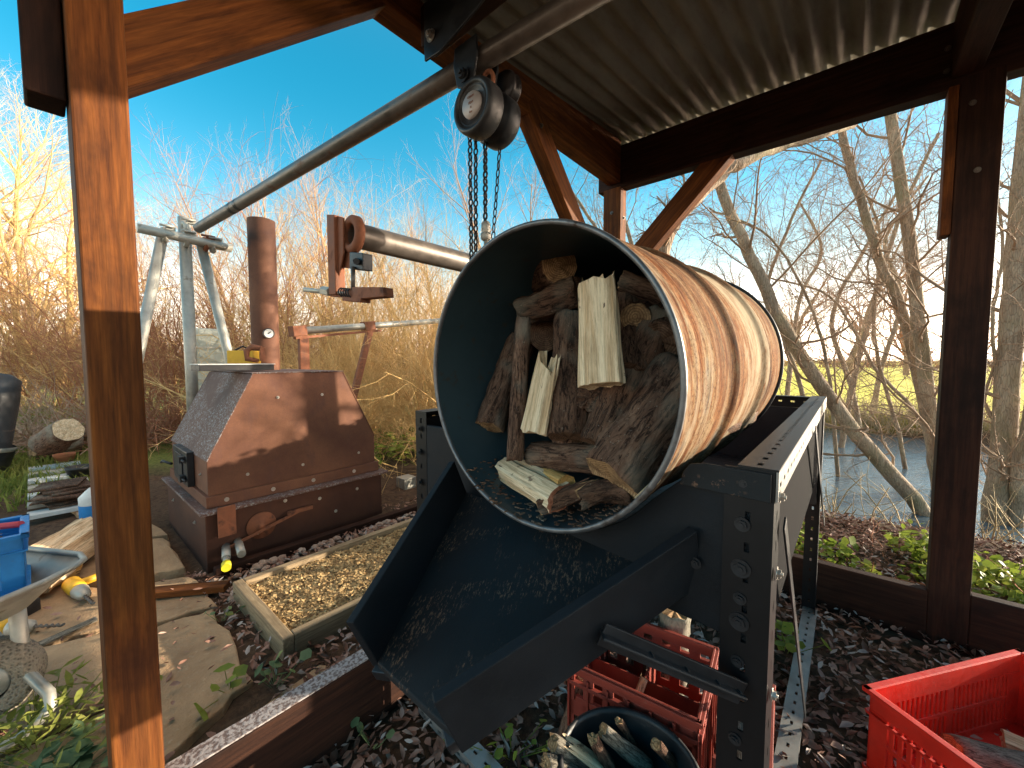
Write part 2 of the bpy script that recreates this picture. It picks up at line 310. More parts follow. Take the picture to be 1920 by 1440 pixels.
M_grassb = simple_var('grass blades', [(.08, .12, .02), (.26, .28, .06), (.42, .36, .12)], 3, .7, 0, .35)
M_straw = simple_var('dry stems', [(.30, .22, .12), (.52, .42, .26)], 3)

# ================================================================== THE SETTING
def smooth(a, b, x):
    t = np.clip((x - a) / (b - a), 0, 1); return t * t * (3 - 2 * t)
def ground_h(x, y):
    x = np.asarray(x, float); y = np.asarray(y, float)
    wy = 1 - smooth(-6.5, -4.2, -(-x)) * 0
    ch = smooth(-6.5, -4.0, x)
    edge = 3.4 + .35 * np.sin(x * .9) + .2 * np.sin(x * 2.3 + 1)
    dip = smooth(edge, edge + 1.3, y) * (1 - smooth(11.3, 12.8, y + .4 * np.sin(x * .5)))
    far = smooth(11, 14, y)
    h = -1.15 * dip * ch - .25 * far * ch
    near = np.exp(-((x + .5) ** 2 + (y - 1) ** 2) / 9.)
    h = h + .02 * np.sin(x * 3.1 + 1) * np.sin(y * 2.7) * (1 - near * .6) + .01 * np.sin(x * 9) * np.cos(y * 8) + .15 * (1 - np.exp(-((x) ** 2 + y ** 2) / 900.)) * 0
    return h - .006
def grid_axis():
    a = np.concatenate([np.arange(-8, 8, .08), 8 + np.cumsum(np.geomspace(.1, 120, 60)), ])
    b = -8 - np.cumsum(np.geomspace(.1, 120, 60)); return np.concatenate([b[::-1], a])
gx = grid_axis(); gy = grid_axis(); GX, GY = np.meshgrid(gx, gy, indexing='ij'); GZ = ground_h(GX, GY)
V = np.stack([GX, GY, GZ], -1).reshape(-1, 3); nx, ny = len(gx), len(gy)
I = (np.arange(nx - 1)[:, None] * ny + np.arange(ny - 1)[None, :]).ravel(); L4 = np.stack([I, I + ny, I + ny + 1, I + 1], 1)
me = mesh_np('ground', V, L4.ravel(), np.arange(len(I)) * 4, np.full(len(I), 4), None, np.ones(len(I), bool))
m = MAT('earth and grass', .95, 0, .15)
sep = m.n('ShaderNodeSeparateXYZ'); m.l(m.co, sep.inputs[0])
n1 = m.noise(1.3, det=8); n2 = m.noise(30, det=6, rough=.75); n3 = m.noise(.05, det=4)
soil = m.mix(m.ramp(n2, [(.35, 0.), (.65, 1.)]), (.035, .020, .014), (.13, .080, .05)); soil = m.mix(m.ramp(n1, [(.4, 0.), (.7, .6)]), soil, (.10, .07, .045))
grass = m.mix(m.ramp(n2, [(.35, 0.), (.65, 1.)]), (.09, .11, .025), (.22, .23, .06))
field = m.mix(m.ramp(n3, [(.4, 0.), (.6, 1.)]), (.62, .56, .07), (.78, .66, .12))
far = m.ramp(m.math('DIVIDE', sep.outputs[1], 20), [(.60, 0.), (.66, 1.)])
left = m.ramp(m.math('ADD', m.math('DIVIDE', sep.outputs[0], -10), m.math('MULTIPLY', m.math('SUBTRACT', n1, .5), .15)), [(.50, 0.), (.58, 1.)])
m.col(m.mix(far, m.mix(left, soil, grass), field)); m.bump(n2, .6, .02); me.materials.append(m.m)
struct(link('ground', me))
# river
mb = MB(); mb.add([(-7, 3.2, -.55), (60, 3.2, -.55), (60, 13.5, -.55), (-7, 13.5, -.55)], [(0, 1, 2, 3)])
m = MAT('river water', .06, 0, .6); m.col((.10, .14, .17)); nn = m.noise(5, (1, 3, 1), 5, .6); m.bump(nn, .35, .03); struct(obj('river', mb, m.m))
# stone slabs of the path
mb = MB()
def slab(pts, z0, z1, seed):
    rr = random.Random(seed); P = []
    n = len(pts)
    for i in range(n):
        a = Vector(pts[i]).to_3d(); b = Vector(pts[(i + 1) % n]).to_3d()
        for k in range(5):
            q = a.lerp(b, k / 5); q += Vector((rr.uniform(-.012, .012), rr.uniform(-.012, .012), 0)); P.append(q)
    c_ = sum(P, Vector()) / len(P)
    top = [Vector((p.x, p.y, z1 + rr.uniform(-.004, .002))) for p in [c_ + (q - c_) * .975 for q in P]]
    mb.hull(top, [Vector((p.x, p.y, z0)) for p in P])
slabs = [[(-1.33, -.55), (-1.33, .12), (-1.72, .16), (-1.75, -.5)], [(-1.36, .15), (-1.5, .42), (-2.08, .44), (-2.12, .2), (-1.75, .19)], [(-1.78, -.48), (-1.76, .13), (-2.2, .14), (-2.3, -.1), (-2.25, -.45)],
         [(-2.15, .22), (-2.1, .46), (-2.5, .44), (-2.6, .2)], [(-2.35, -.42), (-2.33, -.12), (-2.25, .16), (-2.62, .17), (-2.9, .0), (-2.85, -.35)], [(-2.66, .18), (-2.6, .45), (-3.15, .44), (-3.3, .2), (-2.95, .04)],
         [(-3.2, .46), (-3.35, .2), (-3.0, .02), (-3.5, -.1), (-4.0, .1), (-3.9, .42)], [(-2.9, -.38), (-2.96, -.02), (-3.5, -.15), (-3.9, -.35)], [(-4.05, .1), (-3.95, .42), (-4.7, .4), (-4.9, .05)], [(-1.33, .2), (-1.18, .2), (-1.2, .8), (-1.4, .6)]]
for i, s_ in enumerate(slabs): slab(s_, -.03, .022 + .004 * (i % 3), i)
m = MAT('sandstone slabs', .85, 0, .25); n1 = m.noise(3, det=9, rough=.7, dist=.6); n2 = m.noise(60, det=5); n3 = m.noise(1.4, det=4)
c_ = m.mix(m.ramp(n1, [(.3, 0.), (.7, 1.)]), (.26, .16, .09), (.56, .38, .22)); c_ = m.mix(m.ramp(n2, [(.60, 0.), (.70, .7)]), c_, (.5, .38, .24)); c_ = m.mix(m.ramp(n3, [(.5, 0.), (.7, .6)]), c_, (.20, .13, .08)); m.col(c_); m.bump(m.math('ADD', n1, m.math('MULTIPLY', n2, .3)), .9, .02)
struct(obj('stone_path', mb, m.m, bevel=.006))

# ================================================================== THE SHELTER
sh = thing('timber_shelter', 'open brown timber shelter with corrugated roof standing over the rusty drum', 'shelter', (-1.11, .09, 0))
def timber(name, a, b, w_, h, up=(0, 0, 1), mat=None, parent=None, bev=.004):
    M = frame(a, b, up); mb = MB(); a = Vector(a); b = Vector(b); L = (b - a).length; n = max(2, int(L / .1))
    V = []; rr = random.Random(name + str(a))
    mb.box((a + b) / 2, (L, w_, h), M)
    return obj(name, mb, mat or M_wood, parent or sh, M, bev)
def bolt(parent, p, ax, r=.009, l=.008, mat=None, name='bolt'):
    mb = MB(); p = Vector(p); ax = Vector(ax).normalized()
    mb.tube([p, p + ax * l * .3], r * 1.5, 14); mb.tube([p + ax * l * .3, p + ax * l * 1.4], r, 6, smooth=False); mb.tube([p + ax * l * 1.4, p + ax * l * 2], r * .45, 8)
    return obj(name, mb, mat or M_bolt, parent)
pL = timber('post', (-1.11, .091, -.05), (-1.11, .091, 2.16), .11, .076, (0, 1, 0))
pB = timber('post', (-1.11, 2.242, -.3), (-1.11, 2.242, 2.10), .11, .076, (0, 1, 0))
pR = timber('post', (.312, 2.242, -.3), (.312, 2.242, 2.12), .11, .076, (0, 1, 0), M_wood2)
tB = timber('tie_beam', (-1.095, -.35, 2.235), (-1.095, 2.2, 2.235), .078, .235)
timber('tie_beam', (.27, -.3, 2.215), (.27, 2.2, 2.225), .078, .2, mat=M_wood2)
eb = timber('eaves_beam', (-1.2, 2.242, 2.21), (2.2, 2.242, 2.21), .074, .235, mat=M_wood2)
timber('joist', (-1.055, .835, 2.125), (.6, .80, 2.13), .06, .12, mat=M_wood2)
timber('knee_brace', (-1.095, .093, 1.648), (-1.095, .80, 2.282), .07, .098)
bb = timber('knee_brace', (-1.09, 2.2, 1.335), (-1.09, 1.36, 2.175), .07, .098)
br = timber('knee_brace', (-1.05, 2.242, 1.60), (-.50, 2.242, 2.15), .07, .105)
timber('packing_board', (.242, 2.242, 1.565), (.242, 2.242, 2.10), .028, .078, (0, 1, 0))
timber('packing_board', (-1.125, .026, 1.56), (-1.125, .026, 2.14), .078, .05, (0, 1, 0), M_wood2)
timber('kick_board', (-1.09, .13, .10), (-1.09, 2.2, .105), .05, .215, mat=M_wood2)
timber('kick_board', (-1.05, 2.226, .085), (.257, 2.226, .09), .045, .22, mat=M_wood2)
timber('kick_board', (.367, 2.226, .105), (2.4, 2.226, .11), .045, .24, mat=M_wood2)
mb = MB()  # weathered pale top of the front kick board
mb.bx(-1.112, -1.062, .13, 2.2, .2135, .2175); m = MAT('frosted board top', .8); n1 = m.noise(110, det=3); m.col(m.mix(m.ramp(n1, [(.42, 0.), (.55, 1.)]), (.13, .09, .08), (.36, .32, .31))); m.bump(n1, .4, .004); obj('board_top', mb, m.m, sh)
for p, ax, par in [((-1.055, 2.245, 1.93), (1, 0, 0), pB), ((-1.11, 2.203, 1.96), (0, -1, 0), pB), ((-1.054, 1.43, 2.10), (1, 0, 0), bb), ((.312, 2.203, 1.78), (0, -1, 0), pR), ((.29, 2.203, 2.02), (0, -1, 0), pR), ((.22, 2.2045, 2.16), (0, -1, 0), eb), ((.22, 2.2045, 2.24), (0, -1, 0), eb)]:
    bolt(par, p, ax, .0065, .005, M_dkpipe)
for k, (x0, x1) in enumerate([(-1.17, -.56), (-.60, .02), (-.02, .60), (.56, 1.18), (1.14, 1.76)]):
    mb = MB(); n = 96; ys = [-.45, .5, 1.4, 2.42]; V = []; F = []
    for i in range(n + 1):
        x = x0 + (x1 - x0) * i / n
        for y in ys: V.append((x, y, 2.118 + .1 * y + .009 * math.sin(2 * math.pi * x / .076) + .0025 * (k % 2) + (.012 if y == 2.42 else 0) + (.004 * math.sin(x * 9 + k) if y > 2 else 0)))
    for i in range(n):
        for j in range(3): a = i * 4 + j; F.append((a, a + 4, a + 5, a + 1))
    mb.add(V, F, 0, True); o = obj('roof_sheet', mb, M_roof, sh); s_ = o.modifiers.new('s', 'SOLIDIFY'); s_.thickness = .0012; s_.offset = 1
# dark board sheet overhanging over the first sheets' outer side
timber('barge_board', (-1.185, -.45, 2.20), (-1.185, 2.42, 2.44), .025, .15, mat=M_wood2)

# bracket plate, overhead tube, trolley
mb = MB(); mb.hull([(-1.02, .79, 2.165), (-.74, .79, 2.165), (-.74, .79, 2.05), (-.80, .79, 2.03), (-.95, .79, 1.995), (-1.02, .79, 2.00)], [(-1.02, .797, 2.165), (-.74, .797, 2.165), (-.74, .797, 2.05), (-.80, .797, 2.03), (-.95, .797, 1.995), (-1.02, .797, 2.00)])
pt = obj('bracket_plate', mb, M_blk, sh, bevel=.002)
bolt(pt, (-.985, .789, 2.055), (0, -1, 0), .012, .009); bolt(pt, (-.785, .789, 2.085), (0, -1, 0), .012, .009)
ot = thing('overhead_tube', 'long grey scaffold tube running from under the roof out to the tripod frame', 'tube', (-1, .87, 1.98))
A_ = Vector(pl(2, 1.985, 372, 428)); B_ = Vector((-.50, .905, 1.985)); dv = (B_ - A_).normalized()
mb = MB(); mb.tube([A_, A_.lerp(B_, .5), B_ + dv * 1.3], .031, 24); obj('tube', mb, M_dkpipe, ot, frame(A_, B_))
for t in (.205, .235):
    q = A_.lerp(B_, t); mb = MB(); mb.tube([q, q + dv * .035], .0318, 24, False); obj('tape_band', mb, M_black, ot)
hz = A_.lerp(B_, .87)  # tube point above the hoist
hx = Vector((-.885, .875, 1.985))
tr = thing('beam_trolley', 'black steel trolley with bolted cheek plates clamped round the overhead tube', 'trolley', hx)
for dy in (-.045, .04):
    mb = MB()
    prof = [(-.045, .03), (.045, .03), (.05, -.02), (.035, -.085), (0, -.10), (-.035, -.085), (-.05, -.02)]
    mb.hull([(hx.x + a, hx.y + dy, hx.z + b) for a, b in prof], [(hx.x + a, hx.y + dy + .008, hx.z + b) for a, b in prof])
    obj('cheek_plate', mb, M_blk, tr, bevel=.003)
mb = MB(); mb.cyl(hx + Vector((0, -.06, -.065)), hx + Vector((0, .065, -.065)), .012); obj('axle', mb, M_blk, tr)
bolt(tr, hx + Vector((0, -.05, -.065)), (0, -1, 0), .014, .01, M_blk)
mb = MB(); mb.lathe([(.0, -.02), (.045, -.02), (.05, -.012), (.036, 0), (.05, .012), (.045, .02), (0, .02)], Matrix.Translation(hx + Vector((.045, .085, -.06))) @ Matrix.Rotation(R_(90), 4, 'X'), 24); obj('wheel', mb, M_chain, tr)

# chain hoist
hc = pl(1, .80, 884, 196); hcx = Vector((hc.x, .80, hc.z))
ho = thing('chain_hoist', 'round black chain hoist with a pale disc label hanging from the trolley', 'hoist', (hcx.x, .87, hcx.z + .08))
RX = Matrix.Rotation(R_(-90), 4, 'X')    # local Z -> +Y
mb = MB(); mb.lathe([(0, .004), (.050, .004), (.052, .0), (.056, .006), (.056, .0), (.068, -.004), (.0735, .004), (.075, .012), (.074, .05), (.068, .058), (.060, .062), (0, .062)], Matrix.Translation(hcx) @ RX, 48); obj('gear_cover', mb, M_black, ho)
mb = MB(); mb.lathe([(0, .062), (.055, .062), (.055, .082), (.066, .082), (.0715, .088), (.071, .128), (.062, .138), (0, .138)], Matrix.Translation(hcx) @ RX, 48); obj('wheel_cover', mb, M_blk, ho)
mb = MB(); mb.lathe([(0, -.003), (.034, -.003), (.036, .004)], Matrix.Translation(hcx) @ RX, 32); lab = obj('disc_label', mb, metal_mat('label plate', (.45, .40, .38), .5, .3, .15), ho)
def text_obj(txt, size, M, mat, parent, name='lettering'):
    cu = bpy.data.curves.new(name, 'FONT'); cu.body = txt; cu.size = size; cu.align_x = 'CENTER'; cu.align_y = 'CENTER'; cu.extrude = .0003
    t_ = bpy.data.objects.new(name, cu); COL.objects.link(t_); dg = bpy.context.evaluated_depsgraph_get(); dg.update()
    me = bpy.data.meshes.new_from_object(t_.evaluated_get(dg)); bpy.data.objects.remove(t_); me.materials.append(mat); return link(name, me, parent, M)
MT = Matrix.Rotation(R_(90), 4, 'X')
for i, (tx, sz, dz) in enumerate([('CHAIN HOIST', .0085, .020), ('YEAR', .009, .004), ('2 t', .009, -.008), ('2019', .009, -.02)]):
    text_obj(['CHAIN', 'YEAR', '1t', '6m'][i], sz, Matrix.Translation(hcx + Vector((0, -.0035, dz))) @ MT, M_rust, lab)
mb = MB(); mb.ring(hcx + Vector((.0, .065, .092)), (0, 1, 0), .022, .0065, 20, 8, 1.3, (1, 0, 0)); mb.cyl(hcx + Vector((0, .065, .05)), hcx + Vector((0, .065, .075)), .012); obj('top_hook', mb, M_rust, ho)
def chain(p0, p1, link_l, r, parent, name='hand_chain', wd=.55):
    p0 = Vector(p0); p1 = Vector(p1); d = (p1 - p0); n = int(d.length / (link_l * .74)); mb = MB(); t = d.normalized(); a = t.orthogonal().normalized(); b = t.cross(a)
    for i in range(n + 1):
        jit = random.uniform(-.25, .25); an = R_(35) + (R_(90) if i % 2 else 0) + jit; ax = a * math.cos(an) + b * math.sin(an)
        mb.ring(p0 + d * (i / n), ax, link_l / 2 - r, r, 12, 6, wd, t)
    return obj(name, mb, M_chain, parent)
cy = .86
for (xa, ya, xb, yb, yy, ll, rr, nm, wd) in [(881, 245, 884, 500, .84, .024, .0028, 'hand_chain', .62), (892, 248, 892, 500, .855, .024, .0028, 'hand_chain', .62), (910, 262, 910, 418, .88, .026, .0036, 'load_chain', .6), (939, 250, 925, 442, .92, .030, .0022, 'hand_chain', .42)]:
    chain(pl(1, yy, xa, ya), pl(1, yy, xb, yb), ll, rr, ho, nm, wd)
q = pl(1, .88, 911, 416); mb = MB(); mb.lathe([(0, 0), (.010, 0), (.014, -.006), (.014, -.028), (.011, -.032), (.0155, -.034), (.0155, -.05), (.009, -.056), (0, -.056)], Matrix.Translation(q), 20); obj('swivel', mb, M_galv, ho)
mb = MB(); mb.tube([q + Vector((0, 0, -.05)), q + Vector((0, 0, -.07)), q + Vector((.016, 0, -.085)), q + Vector((.02, 0, -.105)), q + Vector((.008, 0, -.122)), q + Vector((-.012, 0, -.12)), q + Vector((-.02, 0, -.104))], [.007, .007, .008, .009, .009, .007, .003], 10); obj('hook', mb, M_galv, ho)

# scaffold tripod
sx = -3.6
sc = thing('scaffold_tripod', 'grey scaffold tripod with a short cross tube standing behind the kiln', 'scaffold', (sx, .76, 0))
c0 = pl(0, sx, 345, 408); mb = MB(); mb.cyl(Vector((c0.x, c0.y, 0)), c0, .036); obj('upright', mb, M_galv, sc)
a, b = pl(0, sx + .075, 257, 427), pl(0, sx + .075, 434, 466); mb = MB(); mb.cyl(a, b, .030); obj('cross_tube', mb, M_galv, sc)
for (xa, ya, xb, yb) in ((305, 440, 240, 760), (377, 458, 442, 720)):
    p, q = pl(0, sx + .01, xa, ya), pl(0, sx + .01, xb, yb); q = p + (q - p) * (p.z / (p.z - q.z)); mb = MB(); mb.cyl(p, q, .031); obj('leg', mb, M_galv, sc)
for (x, y) in ((308, 440), (348, 450), (384, 458), (347, 428), (398, 462)):
    p = pl(0, sx + .05, x, y); mb = MB(); mb.ring(p, (0, 1, .1), .036, .016, 16, 6); mb.box(p + Vector((.02, .03, .045)), (.03, .05, .03)); mb.cyl(p + Vector((.05, -.03, .05)), p + Vector((.05, .05, .05)), .008, 8); obj('coupler', mb, M_galv if x != 384 else M_rust, sc)

# ================================================================== THE STAND AND CHUTE
FL = Vector((-.985, .715, 0)); FR = Vector((-.075, .642, 0)); RR = Vector((-.082, 2.10, 0)); RL = Vector((-.985, 2.10, 0)); ZT = .947
st = thing('drum_stand', 'dark slate painted stand of slotted angle with board sides and a chute, under the drum', 'stand', (-.53, 1.3, 0))
def angle(name, a, b, u, v, wd=.062, mat=None, t=.003, parent=None, wv=None):
    # L section along a-b: flange 1 extends along u, flange 2 along v
    a = Vector(a); b = Vector(b); u = Vector(u).normalized(); v = Vector(v).normalized(); o1 = None
    for k, (d, nrm, ww) in enumerate(((u, v, wd), (v, u, wv or wd))):
        off = (0 if k == 0 else t)
        M = frame(a + d * (ww / 2 + off / 2), b + d * (ww / 2 + off / 2), nrm); mb = MB(); c_ = (a + b) / 2 + d * (ww / 2 + off / 2) + nrm * t / 2
        mb.box(c_, ((b - a).length, ww - off, t), M); o = obj(name if k == 0 else 'flange', mb, mat or M_slot, parent or st if k == 0 else o1, M)
        if k == 0: o1 = o
    return o1
X, Y, Z = Vector((1, 0, 0)), Vector((0, 1, 0)), Vector((0, 0, 1))
angle('leg', FR, FR + Z * ZT, -X, Y, .062); angle('leg', FL, FL + Z * ZT, X, Y, .05); angle('leg', RR, RR + Z * (ZT), -X, -Y, .05); angle('leg', RL, RL + Z * ZT, X, -Y, .05)
# side rails (top right outer flange is pale, sunlight put into its colour)
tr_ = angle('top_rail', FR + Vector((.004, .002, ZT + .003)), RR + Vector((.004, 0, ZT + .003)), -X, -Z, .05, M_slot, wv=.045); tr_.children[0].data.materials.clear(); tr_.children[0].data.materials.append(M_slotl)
angle('top_rail', FL + Vector((-.004, .002, ZT + .003)), RL + Vector((-.004, 0, ZT + .003)), X, -Z, .05, wv=.045)
angle('top_rail', RL + Vector((.004, .004, ZT)), RR + Vector((-.004, .004, ZT)), -Z, -Y, .05)
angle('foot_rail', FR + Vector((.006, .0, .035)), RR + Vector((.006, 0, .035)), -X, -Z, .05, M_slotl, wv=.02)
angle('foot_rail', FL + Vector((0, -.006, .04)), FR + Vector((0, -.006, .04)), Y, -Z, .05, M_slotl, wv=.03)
angle('foot_rail', FL + Vector((-.006, 0, .04)), RL + Vector((-.006, 0, .04)), X, -Z, .05)
# diagonal straps on the right side
for a, b in (((-.068, .70, .86), (-.068, 1.42, .05)), ((-.068, 1.30, .92), (-.066, 2.08, .42))):
    mb = MB(); mb.bar(a, b, .003, .022, (0, 0, 1)); obj('strap', mb, M_blk, st, bevel=.001)
# boards
def board(name, pts, n, mat=M_paint2, t=.015, parent=st):
    n = Vector(n).normalized() * t; mb = MB(); P = [Vector(p) for p in pts]; mb.hull(P, [p + n for p in P])
    a = frame(P[0], P[1], n); return obj(name, mb, mat, parent, a, .002)
nf = (FR - FL).normalized(); fn = Vector((-nf.y, nf.x, 0)); 
def fp(x, z, d=0):  # point on the front board plane
    t = (x - FL.x) / (FR.x - FL.x); return FL.lerp(FR, t) + fn * d + Vector((0, 0, z))
# front board with a dip cut for the drum
arc = [fp(-.468 + .272 * math.cos(R_(a)), 1.03 + .272 * math.sin(R_(a)), .005) for a in range(-142, -37, 8)]
board('front_board', [fp(-.98, .69, .005), fp(-.08, .685, .005), fp(-.08, .912, .005), fp(-.2, .912, .005)] + [p for p in arc[::-1] if p.z < .905] + [fp(-.74, .912, .005), fp(-.98, .912, .005)], fn)
mb = MB(); pr = [fp(-.078, ZT - .002, -.004), fp(-.165, ZT - .002, -.004), fp(-.186, .94, -.004), fp(-.196, .925, -.004), fp(-.2, .905, -.004), fp(-.078, .905, -.004)]; mb.hull(pr, [p - fn * .004 for p in pr]); obj('corner_gusset', mb, M_paint, st, bevel=.001)
board('side_board', [(FR.x - .012, .66, .66), (FR.x - .012, 2.08, .66), (FR.x - .012, 2.08, .93), (FR.x - .012, .66, .93)], (-1, 0, 0), M_shade)  # black sheet added where the open side is only in shade
board('side_board', [(FL.x + .012, .73, .60), (FL.x + .012, 2.08, .60), (FL.x + .012, 2.08, .93), (FL.x + .012, .73, .93)], (1, 0, 0))
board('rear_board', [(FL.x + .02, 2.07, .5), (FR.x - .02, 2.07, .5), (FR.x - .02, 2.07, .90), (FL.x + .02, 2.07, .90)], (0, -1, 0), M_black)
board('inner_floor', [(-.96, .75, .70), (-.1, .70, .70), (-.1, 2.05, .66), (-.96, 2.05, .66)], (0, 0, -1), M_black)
for (x, z, r_) in [(-.112, .925, .006), (-.112, .865, .007), (-.112, .80, .009), (-.112, .755, .006), (-.112, .72, .009), (-.112, .66, .006), (-.112, .54, .006), (-.205, .79, .006), (-.175, .785, .006), (-.96, .9, .006), (-.96, .83, .006), (-.96, .74, .006), (-.96, .65, .006)]:
    bolt(st, fp(x, z, -.004), -fn, r_, .003, M_blk)
for z_ in (.91, .8, .62, .44): bolt(st, (FR.x + .004, .66, z_), (1, 0, 0), .006, .004, M_bolt)
# chute
TL0, TR0, TL1, TR1 = Vector((-.745, .655, .850)), Vector((-.186, .645, .842)), Vector((-.584, .30, .687)), Vector((-.390, .30, .682))
up = Vector((0, -.41, .912)); hgt = .098
fl = [p - up * hgt for p in (TL0, TL1, TR1, TR0)]
ch = board('chute_floor', fl, (0, .05, -1), M_paint, .012)
for nm, a, b, s_ in (('chute_wall', TL0, TL1, -1), ('chute_wall', TR0, TR1, 1)):
    d = (b - a).normalized(); nn = d.cross(up).normalized() * (.016 if s_ > 0 else .016); nn = nn if nn.x * s_ > 0 else -nn
    P = [a + Vector((0, 0, 0)), b, b - up * (hgt + .014), a - up * (hgt + .014)]; mb = MB(); mb.hull(P, [p + nn for p in P]); obj(nm, mb, M_paint2, st, frame(a, b, up), .002)
mb = MB(); a = fl[3] + Vector((-.03, 0, -.02)); b = fl[2] + Vector((-.02, .0, -.02)); mb.bar(a, b, .03, .022, up); obj('chute_bearer', mb, M_blk, st, bevel=.002)
mb = MB(); a = fl[0] + Vector((.01, 0, -.02)); b = fl[1] + Vector((.01, 0, -.02)); mb.bar(a, b, .03, .022, up); obj('chute_bearer', mb, M_blk, st, bevel=.002)
mb = MB(); a, b = pl(1, .50, 1128, 1188), pl(1, .63, 1392, 1300); mb.bar(a, b, .026, .006, (.3, .2, 1)); mb.v[-1]; stt = obj('chute_strut', mb, M_blk, st, bevel=.002)
mb = MB(); n_ = 8; mb.bar(a, b, .004, .034, (0, 0, 1)); obj('chute_strut', mb, M_blk, st, bevel=.001)
for t in (.35, .6, .82, .97): q = a.lerp(b, t); bolt(st, q + Vector((0, -.003, 0)), (-.3, -1, 0), .0045, .003, M_blk)

# ================================================================== THE DRUM
dr = thing('steel_drum', 'large rusty open steel drum with a teal inside lying on its side on the stand', 'drum', (-.468, .60, .77))
DC = Vector((-.4685, .6, 1.0624)); hd = R_(1.14)
DAX = Vector((math.sin(hd), math.cos(hd), .036)).normalized()
MD = DAX.to_track_quat('Z', 'Y').to_matrix().to_4x4(); MD.translation = DC
RD = .2845; LD = .86
prof = []
for i in range(121):
    t = i / 120; z = t * LD; r = RD
    for zc in (.29, .575): r += .012 * math.exp(-((z - zc) / .013) ** 2)
    for k in range(7): r += .0028 * math.exp(-((z - (.06 + .035 * k)) / .011) ** 2) if k < 4 else .0028 * math.exp(-((z - (.66 + .035 * (k - 4))) / .011) ** 2)
    prof.append((r, z))
mb = MB(); mb.lathe(prof, MD, 96); obj('shell', mb, M_drum, dr, MD)
mb = MB(); mb.lathe([(RD - .003, .002), (RD - .0035, LD - .02), (0.0, LD - .018)], MD, 72)
obj('lining', mb, M_lining, dr, MD)
mb = MB(); mb.lathe([(RD + .001, LD), (RD - .01, LD - .008), (0.0, LD - .009)], MD, 64); obj('drum_base', mb, M_rust, dr, MD)
for z, r_ in ((0, .0052), (LD, .006)):
    mb = MB(); mb.ring(MD @ Vector((0, 0, z)), DAX, RD + (.001 if z == 0 else .002), r_, 120, 10); obj('rim', mb, M_rim if z == 0 else M_blk, dr, MD)

# ================================================================== LOGS
def nz(p, s=1.0): return noise.noise(Vector(p) * s)
def log_mesh(a, b, r0, r1, seed, gn=.12, bend=.0, sides=28, rings=30, ridges=0):
    a = Vector(a); b = Vector(b); M = frame(a, b); L = (b - a).length; V = []; F = []; off = Vector((seed * 13.1, seed * 7.7, seed * 3.3))
    for i in range(rings + 1):
        t = i / rings; c_ = Vector((L * t, bend * math.sin(math.pi * t), bend * .5 * math.sin(math.pi * t * 1.3))); r = r0 + (r1 - r0) * t
        if i in (0, rings): r *= .965
        for k in range(sides):
            an = 2 * math.pi * k / sides; d = Vector((0, math.cos(an), math.sin(an)))
            q = off + Vector((L * t * 9, math.cos(an) * 1.3, math.sin(an) * 1.3))
            rr = r * (1 + gn * nz(q, 1.0) * 1.8 + gn * .9 * nz(q, 3.3) + .05 * nz(off + Vector((L * t * 30, math.cos(an) * 4, math.sin(an) * 4)))) + (ridges * r * .10 * abs(nz(off + Vector((L * t * 4, math.cos(an) * 5, math.sin(an) * 5))))) * 2
            ex = (.01 * nz(q + Vector((5, 5, 5)), 2)) if i in (0, rings) else 0
            V.append(tuple(M @ (c_ + d * rr + Vector((ex, 0, 0)))))
    for i in range(rings):
        for k in range(sides): F.append((i * sides + k, i * sides + (k + 1) % sides, (i + 1) * sides + (k + 1) % sides, (i + 1) * sides + k))
    mb = MB(); mb.add(V, F, 0, True); n = len(V)
    for e, base in ((0, 0), (1, rings * sides)):
        cc = M @ Vector((L * e, bend * math.sin(math.pi * e), 0)); ring2 = []
        mb.v.append(np.array([tuple(cc)])); ci = mb.n; mb.n += 1
        for k in range(sides):
            f = [base + (k + 1) % sides, base + k, ci] if e == 0 else [base + k, base + (k + 1) % sides, ci]; mb.f.append(f); mb.m.append(1); mb.smooth.append(False)
    return mb, M
def split_mesh(a, b, w_, h, seed, up=(0, 0, 1), taper=.9, jag=.03, nl=26, cross=None):
    a = Vector(a); b = Vector(b); M = frame(a, b, up); L = (b - a).length; rr = random.Random(seed)
    cross = cross or [(-.5, -.35), (-.1, -.5), (.5, -.3), (.42, .3), (.05, .5), (-.45, .35)]
    P = []; ns = 4; nc = len(cross)
    for i in range(nc):
        for k in range(ns): P.append(((cross[i][0] * (ns - k) + cross[(i + 1) % nc][0] * k) / ns, (cross[i][1] * (ns - k) + cross[(i + 1) % nc][1] * k) / ns))
    n = len(P); V = []; F = []; rows = nl; off = Vector((seed * 3.1, seed * 1.7, 0)); endj = [[rr.uniform(-1, 1) * jag for _ in range(n)] for _ in (0, 1)]
    for i in range(rows + 1):
        t = i / rows; sc_ = 1 + (taper - 1) * t
        for k, (u, v) in enumerate(P):
            q = off + Vector((L * t * 3, u * 9, v * 9)); d = 1 + .16 * nz(q, 1) + .05 * nz(q, 4)
            ex = endj[0][k] * max(0, 1 - t * 5) * .12 + endj[1][k] * max(0, t * 5 - 4)
            V.append(tuple(M @ Vector((L * t + ex, u * w_ * sc_ * d + .006 * nz(off + Vector((L * t * 8, 0, 0))), v * h * sc_ * d))))
    for i in range(rows):
        for k in range(n): F.append((i * n + k, i * n + (k + 1) % n, (i + 1) * n + (k + 1) % n, (i + 1) * n + k))
    mb = MB(); mb.add(V, F, 0, False); mb.f.append(list(range(n))[::-1]); mb.m.append(1); mb.smooth.append(False); mb.f.append([rows * n + k for k in range(n)]); mb.m.append(1); mb.smooth.append(False)
    return mb, M
